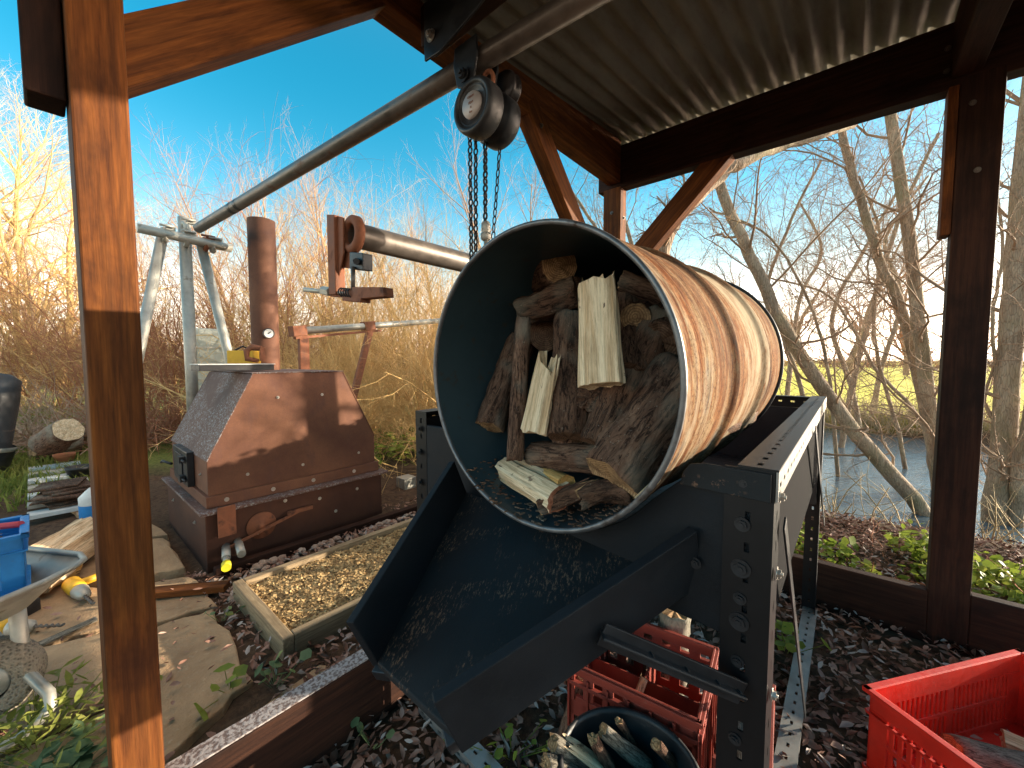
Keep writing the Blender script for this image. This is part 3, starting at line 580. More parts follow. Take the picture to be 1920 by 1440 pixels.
def put_log(label, a, b, r0, r1, seed, mats=(None, None), name='firewood_log', group='firewood logs inside the drum', **k):
    if group == 'firewood logs inside the drum': r0, r1 = r0 * 1.22, r1 * 1.22
    mb, M = log_mesh(a, b, r0, r1, seed, **k); o = obj(name, mb, [mats[0] or M_bark, mats[1] or M_dkend], None, M); return tag(o, label, 'log', group)
def put_split(label, a, b, w_, h, seed, mats=(None, None), name='split_log', group='firewood logs inside the drum', **k):
    mb, M = split_mesh(a, b, w_, h, seed, **k); o = obj(name, mb, [mats[0] or M_pale, mats[1] or M_pale], None, M); return tag(o, label, 'log', group)
Y_ = lambda y, x, py: pl(1, y, x, py)
put_split('tall pale split log standing in the middle of the drum with a jagged top', Y_(.66, 1130, 722), Y_(.70, 1120, 525), .086, .05, 1, up=(0, 1, 0), taper=.82, jag=.02)
put_split('short pale split log with a slanted top left of the dark upright log', Y_(.665, 1003, 812), Y_(.70, 1026, 684), .062, .035, 2, up=(0, 1, 0), taper=.85, jag=.035)
put_log('brown log at the top of the pile whose sawn end faces out', Y_(.80, 1048, 498), Y_(.98, 985, 548), .038, .036, 3, (M_bark, M_end), gn=.08)
put_log('curved gnarled dark log lying crosswise under the topmost sawn end', Y_(.80, 978, 580), Y_(.83, 1088, 550), .028, .03, 4, (M_bark, M_dkend), gn=.2, bend=-.012, ridges=1)
put_log('slanting grey barked log at the left with a pale sawn foot', Y_(.72, 916, 800), Y_(.86, 975, 640), .031, .03, 5, (M_bark2, M_end), gn=.1)
put_log('slim upright branch with smooth reddish bark left of the pale split log', Y_(.665, 965, 862), Y_(.74, 981, 598), .0165, .016, 6, (M_bark2, M_dkend), gn=.08)
put_log('round dark log end peeping out behind the slim upright branch', Y_(.86, 1022, 626), Y_(1.2, 1030, 640), .036, .036, 7, (M_bark, M_dkend), gn=.06)
put_log('thick black barked log standing just left of the tall pale split log', Y_(.70, 1066, 822), Y_(.80, 1072, 596), .036, .034, 8, (M_bark, M_dkend), gn=.1)
put_log('black log stub with a knotty end below the tall pale split log', Y_(.70, 1106, 746), Y_(.92, 1110, 752), .021, .024, 9, (M_bark, M_bark), gn=.18)
put_log('long dark log leaning right with a crack down its bark', Y_(.70, 1128, 838), Y_(.82, 1232, 590), .036, .035, 10, (M_bark, M_dkend), gn=.09)
put_log('thickest log in the drum with deeply ridged brown bark leaning on the right', Y_(.635, 1148, 900), Y_(.80, 1285, 705), .042, .05, 11, (M_bark2, M_end), gn=.13, ridges=2, sides=30, rings=30)
put_log('horizontal grey green log below the upright ones', Y_(.71, 998, 852), Y_(.72, 1140, 862), .024, .026, 12, (M_bark2, M_end), gn=.1)
put_split('pale topped split log with red bark edge lying at the bottom of the drum', Y_(.645, 1050, 935), Y_(.70, 950, 876), .068, .055, 13, (M_pale, M_redwood), jag=.008, up=(.3, -.5, 1))
put_split('small orange split wedge below the horizontal grey green log', Y_(.665, 1062, 905), Y_(.72, 1010, 880), .045, .03, 14, (M_orange, M_orange))
put_split('charred dark chunk at the bottom beside the pale topped split log', Y_(.63, 1014, 950), Y_(.66, 1100, 915), .03, .036, 15, (M_bark, M_end))
put_log('crooked dark branch piece lying on the drum floor at the front right', Y_(.625, 1090, 938), Y_(.66, 1180, 922), .015, .017, 16, (M_bark, M_dkend), gn=.25, bend=.01)
put_log('small light brown log at the upper right under the rim', Y_(.80, 1164, 526), Y_(.84, 1246, 556), .019, .02, 17, (M_bark2, M_end), gn=.12)
put_log('log with a pale round end facing out at the upper right', Y_(.76, 1191, 594), Y_(1.0, 1225, 575), .023, .03, 18, (M_bark, M_end), gn=.1)
put_split('pale wood flake leaning on the lower right of the rim', Y_(.615, 1195, 935), Y_(.63, 1222, 908), .014, .008, 19)
put_log('short dark log wedged upright between the pale split log and the long leaning one', Y_(.74, 1178, 700), Y_(.84, 1176, 560), .03, .03, 51, (M_bark, M_dkend))
put_log('dark log lying behind the slanting one at the left', Y_(.84, 950, 700), Y_(.95, 1010, 560), .034, .032, 52, (M_bark2, M_dkend))
put_log('dark knotty log at the right wall of the drum above the ridged one', Y_(.78, 1235, 640), Y_(.95, 1262, 560), .034, .03, 53, (M_bark, M_dkend))
put_log('brown log between the two pale split ones low in the pile', Y_(.72, 1050, 870), Y_(.80, 1090, 700), .024, .026, 54, (M_bark2, M_end))
# logs deeper in the drum
k = 0
deep = [(-.56, .90, .88), (-.44, .95, .90), (-.33, .98, .90), (-.27, .95, .97), (-.62, .93, .93), (-.50, 1.0, 1.0), (-.36, .94, 1.08), (-.60, .98, 1.06), (-.42, .9, 1.2), (-.28, 1.0, 1.15)]
dl = ['dark log deep in the drum lower left', 'dark log deep in the drum behind the slim branch', 'dark log deep in the drum behind the horizontal one', 'dark log deep in the drum behind the ridged thick log', 'dark log deep in the drum against the left lining', 'dark log deep in the middle of the drum', 'dark log deep in the drum behind the tall pale split log', 'dark log deep in the drum below the gnarled crosswise log', 'dark log deep in the drum behind the topmost sawn end', 'dark log deep in the drum behind the small upper right log']
for (x, y, z), lb in zip(deep, dl):
    k += 1; put_log(lb, (x, y, z), (x + random.uniform(-.03, .03), 1.32, z + random.uniform(-.02, .03)), .05, .048, 30 + k, (M_bark, M_dkend), gn=.1, sides=16, rings=8)
mb = MB()
for i in range(260):
    an = random.uniform(-.75, .75) - math.pi / 2; zz = random.uniform(.0, .16); r = RD - .008; p = MD @ Vector((r * math.cos(an) if 0 else r * math.sin(an + math.pi / 2), 0, zz)); p = DC + DAX * zz + Vector((math.sin(an + math.pi / 2) * r, 0, -math.cos(an + math.pi / 2) * r))
    mb.box(p, (random.uniform(.003, .014), random.uniform(.002, .006), .002), Matrix.Rotation(random.uniform(0, 3), 3, 'Z'))
tag(obj('bark_crumbs', mb, M_bark2), 'loose bark crumbs scattered on the drum floor near the rim', 'bark crumbs', None, 'stuff')

# ================================================================== PIPE ARM LEFT OF THE DRUM
x_ = -1.095; pe = pl(0, x_, 662, 440)
pa = thing('flanged_pipe', 'dark horizontal pipe with flanged open end and rusty clamp, left of the drum', 'pipe', pe)
mb = MB(); mb.tube([pe, Vector((x_, 2.2, pe.z))], .0355, 28, False); mb.tube([pe, Vector((x_, 2.2, pe.z))], .030, 28, False); obj('pipe', mb, M_dkpipe, pa)
MP = Matrix.Translation(pe) @ RX
mb = MB(); mb.lathe([(.030, -.012), (.040, -.014), (.052, -.008), (.053, .008), (.040, .014), (.034, .016), (.030, .012)], MP, 36, closed=True); obj('flange', mb, M_rust, pa)
yz = lambda x, y, d=0: pl(0, x_ + d, x, y)
yp = lambda x, y, yy=pe.y - .02: pl(1, yy, x, y)
def slabp(name, quad, dep, mat, parent, yy):
    P = [yp(x, y, yy) for x, y in quad]; mb = MB(); mb.hull(P, [p + Vector((0, dep, 0)) for p in P]); return obj(name, mb, mat, parent, bevel=.002)
slabp('channel', [(612, 402), (626, 402), (629, 552), (616, 552)], .03, M_rust, pa, pe.y - .03)
slabp('channel_web', [(626, 403), (643, 408), (643, 475), (628, 552)], .006, M_rust, pa, pe.y - .02)
slabp('plate', [(640, 440), (656, 470), (656, 503), (632, 500), (632, 440)], .012, M_rust, pa, pe.y - .005)
slabp('clamp_block', [(655, 472), (680, 474), (680, 506), (655, 504)], .03, M_blk, pa, pe.y - .015)
mb = MB(); mb.cyl(yp(668, 490, pe.y - .03), yp(668, 490, pe.y + .02), .009, 6); obj('nut', mb, M_blk, pa)
mb = MB(); mb.cyl(yp(662, 500), yp(662, 545), .006, 10); obj('stem', mb, M_dkpipe, pa)
mb = MB(); mb.cyl(yp(572, 543), yp(608, 547), .0075, 12); mb.cyl(yp(608, 547), yp(678, 552), .005, 10); obj('threaded_rod', mb, M_galv, pa)
mb = MB(); mb.tube([yp(606, 545), yp(620, 547)], .014, 6, smooth=False); obj('nut', mb, M_galv, pa)
mb = MB(); pts = []
for i in range(60):
    t = i / 59; c_ = yp(640, 548).lerp(yp(662, 550), t); an = t * 5 * 2 * math.pi; pts.append(c_ + Vector((0, math.cos(an), math.sin(an))) * .012)
mb.tube(pts, .0022, 6); obj('spring', mb, M_blk, pa)
slabp('jaw', [(640, 552), (660, 538), (718, 538), (720, 556), (676, 560), (676, 567), (642, 564)], .03, M_rust, pa, pe.y - .025)
slabp('jaw', [(616, 548), (650, 549), (650, 558), (618, 556)], .02, M_rust, pa, pe.y - .02)

# ================================================================== THE KILN
kn = thing('charcoal_kiln', 'rusty brown steel charcoal kiln with a sloping hood and tall chimney', 'kiln', (-3.02, 1.0, 0))
kx0, kx1, ky0, ky1 = -3.50, -2.53, .515, 1.535
mb = MB(); mb.bx(kx0, kx1, ky0, ky1, -.02, .295); obj('base_box', mb, M_kilnd, kn, bevel=.004)
mb = MB(); mb.bx(kx0 - .02, kx1 + .03, ky0 - .025, ky1 + .04, .297, .312); obj('flange_plate', mb, M_kilnf, kn, bevel=.003)
mb = MB(); mb.bx(kx0 + .02, kx1 - .035, ky0 + .015, ky1 + .0, .314, .375); obj('hood_skirt', mb, M_kiln, kn, bevel=.002)
hx0, hx1, hy0, hy1, hz0, hz1, hz2 = kx0 + .035, -2.59, .545, 1.52, .376, .565, 1.022
ty0, ty1 = .775, 1.30
def quadbox(name, P, n, mat, t=.006):
    n = Vector(n).normalized() * t; P = [Vector(p) for p in P]; mb = MB(); mb.hull(P, [p - n for p in P]); return obj(name, mb, mat, kn, bevel=.002)
quadbox('hood_front', [(hx1, hy0, hz0), (hx1, hy1, hz0), (hx1, hy1, hz1), (hx1, ty1, hz2), (hx1, ty0, hz2), (hx1, hy0, hz1)], (1, 0, 0), M_kiln)
quadbox('hood_rear', [(hx0, hy0, hz0), (hx0, hy1, hz0), (hx0, hy1, hz1), (hx0, ty1, hz2), (hx0, ty0, hz2), (hx0, hy0, hz1)], (-1, 0, 0), M_kiln)
quadbox('hood_end', [(hx0 + .007, hy0, hz0), (hx1 - .007, hy0, hz0), (hx1 - .007, hy0, hz1), (hx0 + .007, hy0, hz1)], (0, -1, 0), M_kiln)
quadbox('hood_end', [(hx0 + .007, hy1, hz0), (hx1 - .007, hy1, hz0), (hx1 - .007, hy1, hz1), (hx0 + .007, hy1, hz1)], (0, 1, 0), M_kiln)
quadbox('hood_slope', [(hx0 - .01, hy0 - .004, hz1 - .002), (hx1 + .004, hy0 - .004, hz1 - .002), (hx1 + .004, ty0 - .004, hz2), (hx0 - .01, ty0 - .004, hz2)], (0, -.9, .45), M_kilnf)
quadbox('hood_slope', [(hx0 - .01, hy1 + .004, hz1 - .002), (hx1 + .004, hy1 + .004, hz1 - .002), (hx1 + .004, ty1 + .004, hz2), (hx0 - .01, ty1 + .004, hz2)], (0, .9, .45), M_kiln)
quadbox('hood_top', [(hx0 - .01, ty0 - .006, hz2 + .008), (hx1 + .004, ty0 - .006, hz2 + .008), (hx1 + .004, ty1 + .006, hz2 + .008), (hx0 - .01, ty1 + .006, hz2 + .008)], (0, 0, 1), M_kilnf)
for (y, z) in [(.9, .88), (1.16, .88), (.73, .455), (1.03, .45), (1.4, .46)]: bolt(kn, (hx1 + .001, y, z), (1, 0, 0), .006, .005)
for y in (.62, .85, 1.08, 1.35): bolt(kn, (kx1 - .034, y, .345), (1, 0, 0), .008, .006)
for y in (.63, .9, 1.1, 1.35): bolt(kn, (kx1 + .001, y, .23 if y != .9 else .27), (1, 0, 0), .007, .005)
for y in (.75, 1.2): bolt(kn, (kx1 + .001, y, .12), (1, 0, 0), .007, .005)
for x in (-3.3, -2.75): bolt(kn, (x, ky0 - .001, .2), (0, -1, 0), .007, .005)
bolt(kn, (-2.72, hy0 - .001, .47), (0, -1, 0), .006, .005)
# fire door on the left end
dx0, dx1 = -3.22, -2.86
mb = MB(); mb.bx(dx0, dx1, hy0 - .035, hy0 - .001, .375, .575); dr_ = obj('fire_door', mb, M_blk, kn, bevel=.004)
mb = MB(); mb.bx(dx0 + .07, dx1 - .1, hy0 - .042, hy0 - .036, .41, .55); obj('door_panel', mb, M_blk, dr_, bevel=.002)
for z_ in (.42, .53):
    mb = MB(); mb.bx(dx1 - .09, dx1 - .04, hy0 - .062, hy0 - .036, z_ - .018, z_ + .018); mb.cyl((dx1 - .13, hy0 - .05, z_), (dx1 + .03, hy0 - .05, z_), .006, 8); obj('hinge', mb, M_blk, dr_)
mb = MB(); mb.tube([(dx0 + .03, hy0 - .05, .46), (dx0 - .05, hy0 - .08, .47), (dx0 - .09, hy0 - .08, .455)], .008, 8); obj('handle', mb, M_blk, dr_)
# chimney
cc = at(500, 700, 2.93); cc.z = 1.02
mb = MB(); mb.tube([cc, cc + Vector((0, 0, 1.075))], .088, 36, False); mb.tube([cc, cc + Vector((0, 0, 1.075))], .083, 36, False); mb.ring(cc + Vector((0, 0, 1.075)), (0, 0, 1), .0855, .003, 36, 6); cm = obj('chimney', mb, M_kiln, kn)
dvec = (Vector((0, 0, cc.z)) - cc); dvec.z = 0; dvec.normalize(); dvec = (Matrix.Rotation(R_(12), 3, 'Z') @ dvec)
q = cc + Vector((0, 0, .27)) + dvec * .088
mb = MB(); mb.cyl(q, q + dvec * .02, .034, 28); g_ = obj('thermometer', mb, M_white, cm); mb = MB(); mb.bar(q + dvec * .022 + Vector((-.008, -.01, -.01)), q + dvec * .022 + Vector((.008, .012, .012)), .006, .004); mb.ring(q + dvec * .02, dvec, .033, .003, 28, 6); obj('needle', mb, M_blk, g_)
# disc valve, bar and gas pipe
q = Vector((kx1 + .004, .77, .165)); mb = MB(); mb.lathe([(0, 0), (.075, 0), (.075, .006), (.02, .006), (.02, .02), (0, .02)], Matrix.Translation(q) @ Matrix.Rotation(R_(90), 4, 'Y'), 36); obj('air_disc', mb, M_rust, kn)
mb = MB(); mb.bar((kx1 + .03, .60, .10), (kx1 + .03, .98, .20), .012, .014); mb.bx(kx1 + .022, kx1 + .04, .90, 1.04, .19, .21); obj('disc_bar', mb, M_rust, kn)
mb = MB(); mb.cyl((kx1, .60, .10), (kx1 + .12, .57, .085), .02, 14); mb.cyl((kx1, .655, .11), (kx1 + .15, .63, .095), .02, 14); mb.cyl((kx1 + .12, .57, .085), (kx1 + .17, .557, .08), .014, 14); gp = obj('gas_inlet', mb, M_galv, kn)
mb = MB(); mb.cyl((kx1 + .17, .557, .08), (kx1 + .21, .547, .075), .021, 14); obj('inlet_cap', mb, plastic('bright yellow cap', (.8, .7, .03)), gp)
mb = MB(); mb.bx(kx1 + .032, kx1 + .04, .56, .64, .17, .33); obj('corner_clamp', mb, M_rust, kn)

# things lying on the kiln
q = pl(2, 1.04, 452, 690); mb = MB(); mb.box(q, (.34, .22, .012), Matrix.Rotation(R_(10), 3, 'Z')); tb = thing('black_board', 'thin black board with a pale face lying on the left of the kiln top', 'board', q)
Mq = Matrix.Rotation(R_(-40), 3, 'Z'); Q = Vector((-2.87, .76, 1.056))
mb = MB(); mb.box(Q, (.19, .38, .034), Matrix.Rotation(R_(0), 3, 'Z')); obj('core', mb, M_black, tb, bevel=.002); mb = MB(); mb.box(Q + Vector((0, 0, .02)), (.2, .39, .005)); obj('pale_face', mb, M_white, tb)
yb = thing('yellow_tool_box', 'small yellow tool box standing on the black board beside the chimney', 'tool box', Q)
a = at(458, 670, 2.72); mb = MB(); mb.box(a, (.12, .16, .09), Mq, ); o = obj('box_body', mb, M_yel, yb, bevel=.006); mb = MB(); mb.tube([a + Vector((-.02, -.05, .045)), a + Vector((-.02, 0, .075)), a + Vector((0, .05, .045))], .006, 8); obj('handle', mb, M_blk, yb)
ck = thing('rusty_clamp', 'rusty curved pipe clamp hugging the foot of the chimney', 'clamp', at(475, 665, 2.66)); mb = MB(); c_ = at(474, 664, 2.66); mb.tube([c_ + Vector((.02, .045, .04)), c_ + Vector((-.03, .01, .05)), c_ + Vector((-.045, -.02, .02)), c_ + Vector((-.04, -.02, -.03)), c_ + Vector((.0, .03, -.045))], [.014, .02, .022, .02, .014], 8); obj('jaw', mb, M_rust, ck); mb = MB(); mb.box(c_ + Vector((.02, .05, 0)), (.02, .03, .09)); obj('plate', mb, M_rust, ck)

# rack behind the kiln
rk = thing('pipe_rack', 'rusty two legged rack carrying a slim galvanised tube behind the kiln', 'rack', at(620, 720, 3.5))
a, b = at(552, 621, 3.3), at(830, 601, 4.9); mb = MB(); mb.cyl(a, b, .03, 20); obj('tube', mb, M_galv, rk)
mb = MB(); mb.bar(a + Vector((0, 0, -.055)), a.lerp(b, .48) + Vector((0, 0, -.055)), .04, .02); obj('under_bar', mb, M_rust, rk)
for t, nm in ((.015, 'bracket'), (.40, 'bracket')):
    c_ = a.lerp(b, t); M = frame(a, b); mb = MB(); mb.box(c_, (.12, .078, .085), M); obj('bracket', mb, M_rust, rk, bevel=.004)
p = a.lerp(b, .04); mb = MB(); mb.bar(p + Vector((0, 0, -.06)), Vector((p.x, p.y, 0)), .075, .05, (1, 0, 0)); obj('leg', mb, M_rust, rk, bevel=.004)
p = a.lerp(b, .41); q = at(655, 770, 3.75); d = (q - p); q = p + d * (p.z / -d.z); mb = MB(); mb.bar(p + Vector((0, 0, -.05)), q, .06, .045, (1, 0, 0)); obj('leg', mb, M_rust, rk, bevel=.004)
# pale tank behind the kiln
a = at(392, 660, 5.2); tk = thing('storage_tank', 'pale translucent storage tank half hidden behind the kiln hood', 'tank', (a.x, a.y, 0)); mb = MB(); mb.bx(a.x - .2, a.x + .2, a.y - .2, a.y + .2, .12, 1.5); obj('tank_body', mb, M_tank, tk, bevel=.06)
mb = MB(); mb.bx(a.x - .24, a.x + .24, a.y - .24, a.y + .24, 0, .12); obj('tank_base', mb, M_wood2, tk, bevel=.01)
for z_ in (.45, .85, 1.25):
    mb = MB(); mb.bx(a.x - .21, a.x + .21, a.y - .21, a.y + .21, z_, z_ + .02); obj('cage_bar', mb, M_galv, tk)

# raised bed with wood chips
bd = thing('timber_edged_bed', 'low timber edged bed filled with pale wood chips beside the kiln', 'bed', (-1.82, 1.2, 0))
bx0, bx1, by0, by1 = -2.12, -1.53, .52, 2.0
for a, b in (((bx0, by0 + .02, .035), (bx1, by0 + .02, .035)), ((bx1 - .02, by0 + .041, .035), (bx1 - .02, by1, .035)), ((bx0 + .02, by0 + .041, .035), (bx0 + .02, by1, .035)), ((bx0, by1 + .021, .035), (bx1, by1 + .021, .035))):
    timber('edge_board', a, b, .04, .11, mat=timber_mat('weathered edging', (.30, .22, .13), (.5, .38, .24), (.16, .11, .07)) if 'M_edge' not in globals() else M_edge, parent=bd)
    M_edge = bpy.data.materials['weathered edging']
mb = MB(); g = 30; P = [(bx0 + .04 + (bx1 - bx0 - .08) * i / g, by0 + .04 + (by1 - by0 - .04) * j / (2 * g), .055 + .012 * nz((i * .4, j * .4, 0))) for i in range(g + 1) for j in range(2 * g + 1)]
mb.add(P, [(i * (2 * g + 1) + j, (i + 1) * (2 * g + 1) + j, (i + 1) * (2 * g + 1) + j + 1, i * (2 * g + 1) + j + 1) for i in range(g) for j in range(2 * g)], 0, True)
m = MAT('chip bed base', .9); n1 = m.noise(70, det=4); m.col(m.mix(m.ramp(n1, [(.4, 0.), (.6, 1.)]), (.14, .09, .05), (.42, .3, .16))); m.bump(n1, .8, .01); obj('chip_bed', mb, m.m, bd)
def scatter(name, pts, sizes, mat, parent=None, label=None, flat=.5, curl=.3, asp=.35, quad=True):
    n = len(pts); yaw = rng.uniform(0, 2 * np.pi, n); pit = rng.normal(0, flat, n); rol = rng.normal(0, flat, n)
    L = np.array(sizes)[:, None]; cy, sy, cp, sp, cr, sr = np.cos(yaw), np.sin(yaw), np.cos(pit), np.sin(pit), np.cos(rol), np.sin(rol)
    ux = np.stack([cy * cp, sy * cp, sp], 1); vx = np.stack([-sy * cr + cy * sp * sr, cy * cr + sy * sp * sr, -cp * sr], 1); nxx = np.cross(ux, vx)
    a_ = asp * rng.uniform(.6, 1.4, (n, 1)); cu = curl * rng.uniform(-.5, 1.5, (n, 1))
    P = [-ux * L * .5, -ux * L * .15 + vx * L * a_ * .5 + nxx * L * cu * .35, ux * L * .2 + vx * L * a_ * .42 + nxx * L * cu * .3, ux * L * .5 + nxx * L * cu * .25, ux * L * .2 - vx * L * a_ * .42 + nxx * L * cu * .3, -ux * L * .15 - vx * L * a_ * .5 + nxx * L * cu * .35, ux * L * .0]
    V = np.stack(P, 1) + np.array(pts)[:, None, :]; base = (np.arange(n) * 7)[:, None]
    F = np.array([[0, 6, 1], [0, 5, 6], [6, 2, 1], [6, 5, 4], [6, 3, 2], [6, 4, 3]])[None] + base[:, :, None]
    F = F.reshape(-1); k = len(F) // 3; me = mesh_np(name, V.reshape(-1, 3), F, np.arange(k) * 3, np.full(k, 3)); me.materials.append(mat)
    return link(name, me, parent)
n = 20000; px = rng.uniform(bx0 + .045, bx1 - .045, n); py = rng.uniform(by0 + .045, by1 - .01, n); zz = .062 + .012 * np.array([nz(((x - bx0) / (bx1 - bx0) * 12, (y - by0) / (by1 - by0) * 24, 0)) for x, y in zip(px, py)]) + rng.uniform(0, .008, n)
M_chip = simple_var('wood chips', [(.26, .16, .07), (.42, .28, .13), (.66, .48, .24)], 30, .85)
o = scatter('wood_chips', np.stack([px, py, zz], 1), rng.uniform(.006, .018, n), M_chip, bd, flat=.35, curl=.05, asp=.6); o['kind'] = 'stuff'

# ================================================================== CRATES, BUCKET
def crate(name, label, cat, c0, e1, e2, L1, L2, z0, z1, mat, group=None, rows=2, nsl=26, slot=.5):
    c0 = Vector(c0).to_3d(); e1 = Vector(e1).to_3d().normalized(); e2 = Vector(e2).to_3d().normalized(); t = .006; H_ = z1 - z0
    t_ = thing(name, label, cat, (c0.x, c0.y, z0), group); up_ = Vector((0, 0, 1)); C0 = Vector((c0.x, c0.y, z0))
    for k, (a, d, L, n_) in enumerate(((C0, e1, L1, e2), (C0 + e2 * L2, e1, L1, -e2), (C0, e2, L2, e1), (C0 + e1 * L1, e2, L2, -e1))):
        mb = MB(); ns = max(6, int(nsl * L / L1))
        def pc(u0, u1, h0, h1, th=t, o_=0): mb.box(a + d * (u0 + u1) / 2 + up_ * (h0 + h1) / 2 + n_ * (th / 2 + o_), (abs(u1 - u0), th, h1 - h0), frame(a, a + d))
        pc(0, L, H_ * .76, H_ - .001); pc(0, L, 0, H_ * .14); pc(0, L * .1, H_ * .14, H_ * .76); pc(L * .9, L, H_ * .14, H_ * .76); pc(L * .485, L * .515, H_ * .14, H_ * .76, t * .98)
        rws = [(.14, .42), (.47, .76)] if rows == 2 else [(.14, .76)]
        if rows == 2: pc(L * .1, L * .9, H_ * .42, H_ * .47, t * .96)
        for h0, h1 in rws:
            for i in range(ns):
                u = L * (.1 + .8 * (i + .5) / ns); pc(u - L * .4 / ns * (1 - slot) , u + L * .4 / ns * (1 - slot), H_ * h0, H_ * h1, t * .9)
        pc(-.012, L + .012, H_ - .012, H_, .016, -.012); pc(-.004, L + .004, H_ * .70, H_ * .73, .008, -.008); pc(-.004, L + .004, 0, .012, .01, -.008)
        obj('side_wall', mb, mat, t_, bevel=.001)
    mb = MB(); mb.box(C0 + e1 * L1 / 2 + e2 * L2 / 2 + up_ * .008, (L1 - .01, L2 - .01, .006), frame(C0, C0 + e1)); obj('base', mb, mat, t_)
    return t_
zc = .24; a = pl(2, zc, 1632, 1290); b = pl(2, zc, 1913, 1222); e1 = (b - a).normalized(); e2 = Vector((e1.y, -e1.x, 0))
crate('plastic_crate', 'bright red slotted plastic crate with wood in it at the right', 'crate', (a.x, a.y), e1, e2, (b - a).length, .42, .015, zc, M_red)
ca, ce1, ce2 = Vector((a.x, a.y, 0)), e1, e2
g_ = 'logs in the bright red crate'
P = lambda u, v, z: ca + ce1 * u + ce2 * v + Vector((0, 0, z))
put_log('thick grey barked log lying on top in the bright red crate', P(.16, .09, .085), P(.50, .34, .09), .06, .063, 60, (M_bark3, M_end), group=g_, gn=.08)
put_log('dark log under the grey one in the bright red crate', P(.05, .12, .05), P(.3, .36, .05), .04, .04, 61, (M_bark, M_dkend), group=g_)
put_split('pale split log in the far corner of the bright red crate', P(.40, .06, .06), P(.56, .3, .05), .07, .05, 62, group=g_)
# old bottle crate
zb = .31
a = pl(2, zb, 1068, 1240); b = pl(2, zb, 1312, 1352); e1 = (b - a).normalized(); e2 = Vector((-e1.y, e1.x, 0)); L1 = (b - a).length
bc = thing('bottle_crate', 'faded red bottle crate with a handle slot under the chute', 'crate', (a.x, a.y, 0)); C0 = Vector((a.x, a.y, 0)); W2 = .27
Mf = frame(C0, C0 + e1)
def cw(name, a, d, L, n_, handle, z1=zb):
    mb = MB()
    def pc(u0, u1, h0, h1, th=.006, o_=0): mb.box(a + d * (u0 + u1) / 2 + Vector((0, 0, (h0 + h1) / 2)) + n_ * (th / 2 + o_), (abs(u1 - u0), th, h1 - h0), frame(a, a + d))
    pc(0, L, z1 - .03, z1); pc(-.005, L + .005, z1 - .012, z1 - .002, .016, -.008); pc(0, L, z1 - .055, z1 - .045, .012, -.006); pc(0, L, 0, .05)
    nb = 6
    for i in range(nb + 1):
        u = L * i / nb; pc(max(0, u - .014), min(L, u + .014), .05, z1 - .03, .0058); pc(max(0, u - .003), min(L, u + .003), .0, z1 - .03, .012, -.006)
    if handle: pc(L * .06, L * .42, z1 - .10, z1 - .085, .01, -.002); pc(L * .0, L * .5, z1 - .14, z1 - .10, .0062); pc(L * .5, L, z1 - .07, z1 - .03, .0061)
    else: pc(0, L, z1 * .45, z1 * .52, .0061)
    obj(name, mb, M_red2, bc, bevel=.001)
cw('side_wall', C0, e1, L1, e2, True); cw('side_wall', C0 + e2 * W2, e1, L1, -e2, False); cw('end_wall', C0, e2, W2, e1, False); cw('end_wall', C0 + e1 * L1, e2, W2, -e1, False)
mb = MB(); mb.box(C0 + e1 * L1 / 2 + e2 * W2 / 2 + Vector((0, 0, .01)), (L1, W2, .008), Mf); mb.box(C0 + e1 * L1 / 2 + e2 * W2 / 2 + Vector((0, 0, .14)), (.004, W2, .2), Mf); mb.box(C0 + e1 * L1 / 2 + e2 * W2 / 2 + Vector((0, 0, .14)), (L1, .004, .2), Mf); obj('divider', mb, M_red2, bc)
g_ = 'logs around the bottle crate'; Pb = lambda u, v, z: C0 + e1 * u + e2 * v + Vector((0, 0, z))
put_log('mossy pale barked log end standing behind the faded bottle crate', Pb(L1 * .55, W2 + .06, .02), Pb(L1 * .6, W2 + .08, .33), .05, .048, 70, (M_bark3, M_end), group=g_)
put_log('pale log between the bottle crate and the stand leg', Pb(L1 + .06, .08, .02), Pb(L1 + .06, .16, .26), .04, .04, 71, (M_bark3, M_end), group=g_)
put_log('dark log standing against the left end of the bottle crate', Pb(-.03, .0, .02), Pb(.02, .05, .24), .022, .024, 72, (M_bark2, M_end), group=g_)
put_split('thin split stick inside the bottle crate', Pb(.1, .08, .03), Pb(.16, .1, .25), .03, .02, 73, group=g_)
put_log('small pale branch standing behind the bottle crate on the left', Pb(L1 * .25, W2 + .05, .02), Pb(L1 * .3, W2 + .06, .31), .028, .03, 74, (M_bark3, M_end), group=g_)
# second crate edge at right of bottle crate
c2 = thing('red_crate', 'dull red plastic crate lying behind the front leg of the stand', 'crate', Pb(L1 + .03, .05, 0))
mb = MB()
for k in range(3):
    z_ = .03 + .11 * k; mb.bar(Pb(L1 + .13, -.02, z_), Pb(L1 + .13, .26, z_), .012, .03)
mb.bar(Pb(L1 + .13, -.02, .0), Pb(L1 + .13, -.02, .27), .016, .016, (1, 0, 0)); mb.bar(Pb(L1 + .13, .26, .0), Pb(L1 + .13, .26, .27), .016, .016, (1, 0, 0))
obj('side_wall', mb, M_red2, c2, bevel=.001); mb = MB(); mb.bar(Pb(L1 + .03, -.02, .03), Pb(L1 + .13, -.02, .03), .01, .03); mb.bar(Pb(L1 + .03, -.02, .25), Pb(L1 + .13, -.02, .25), .01, .03); obj('end_wall', mb, M_red2, c2)
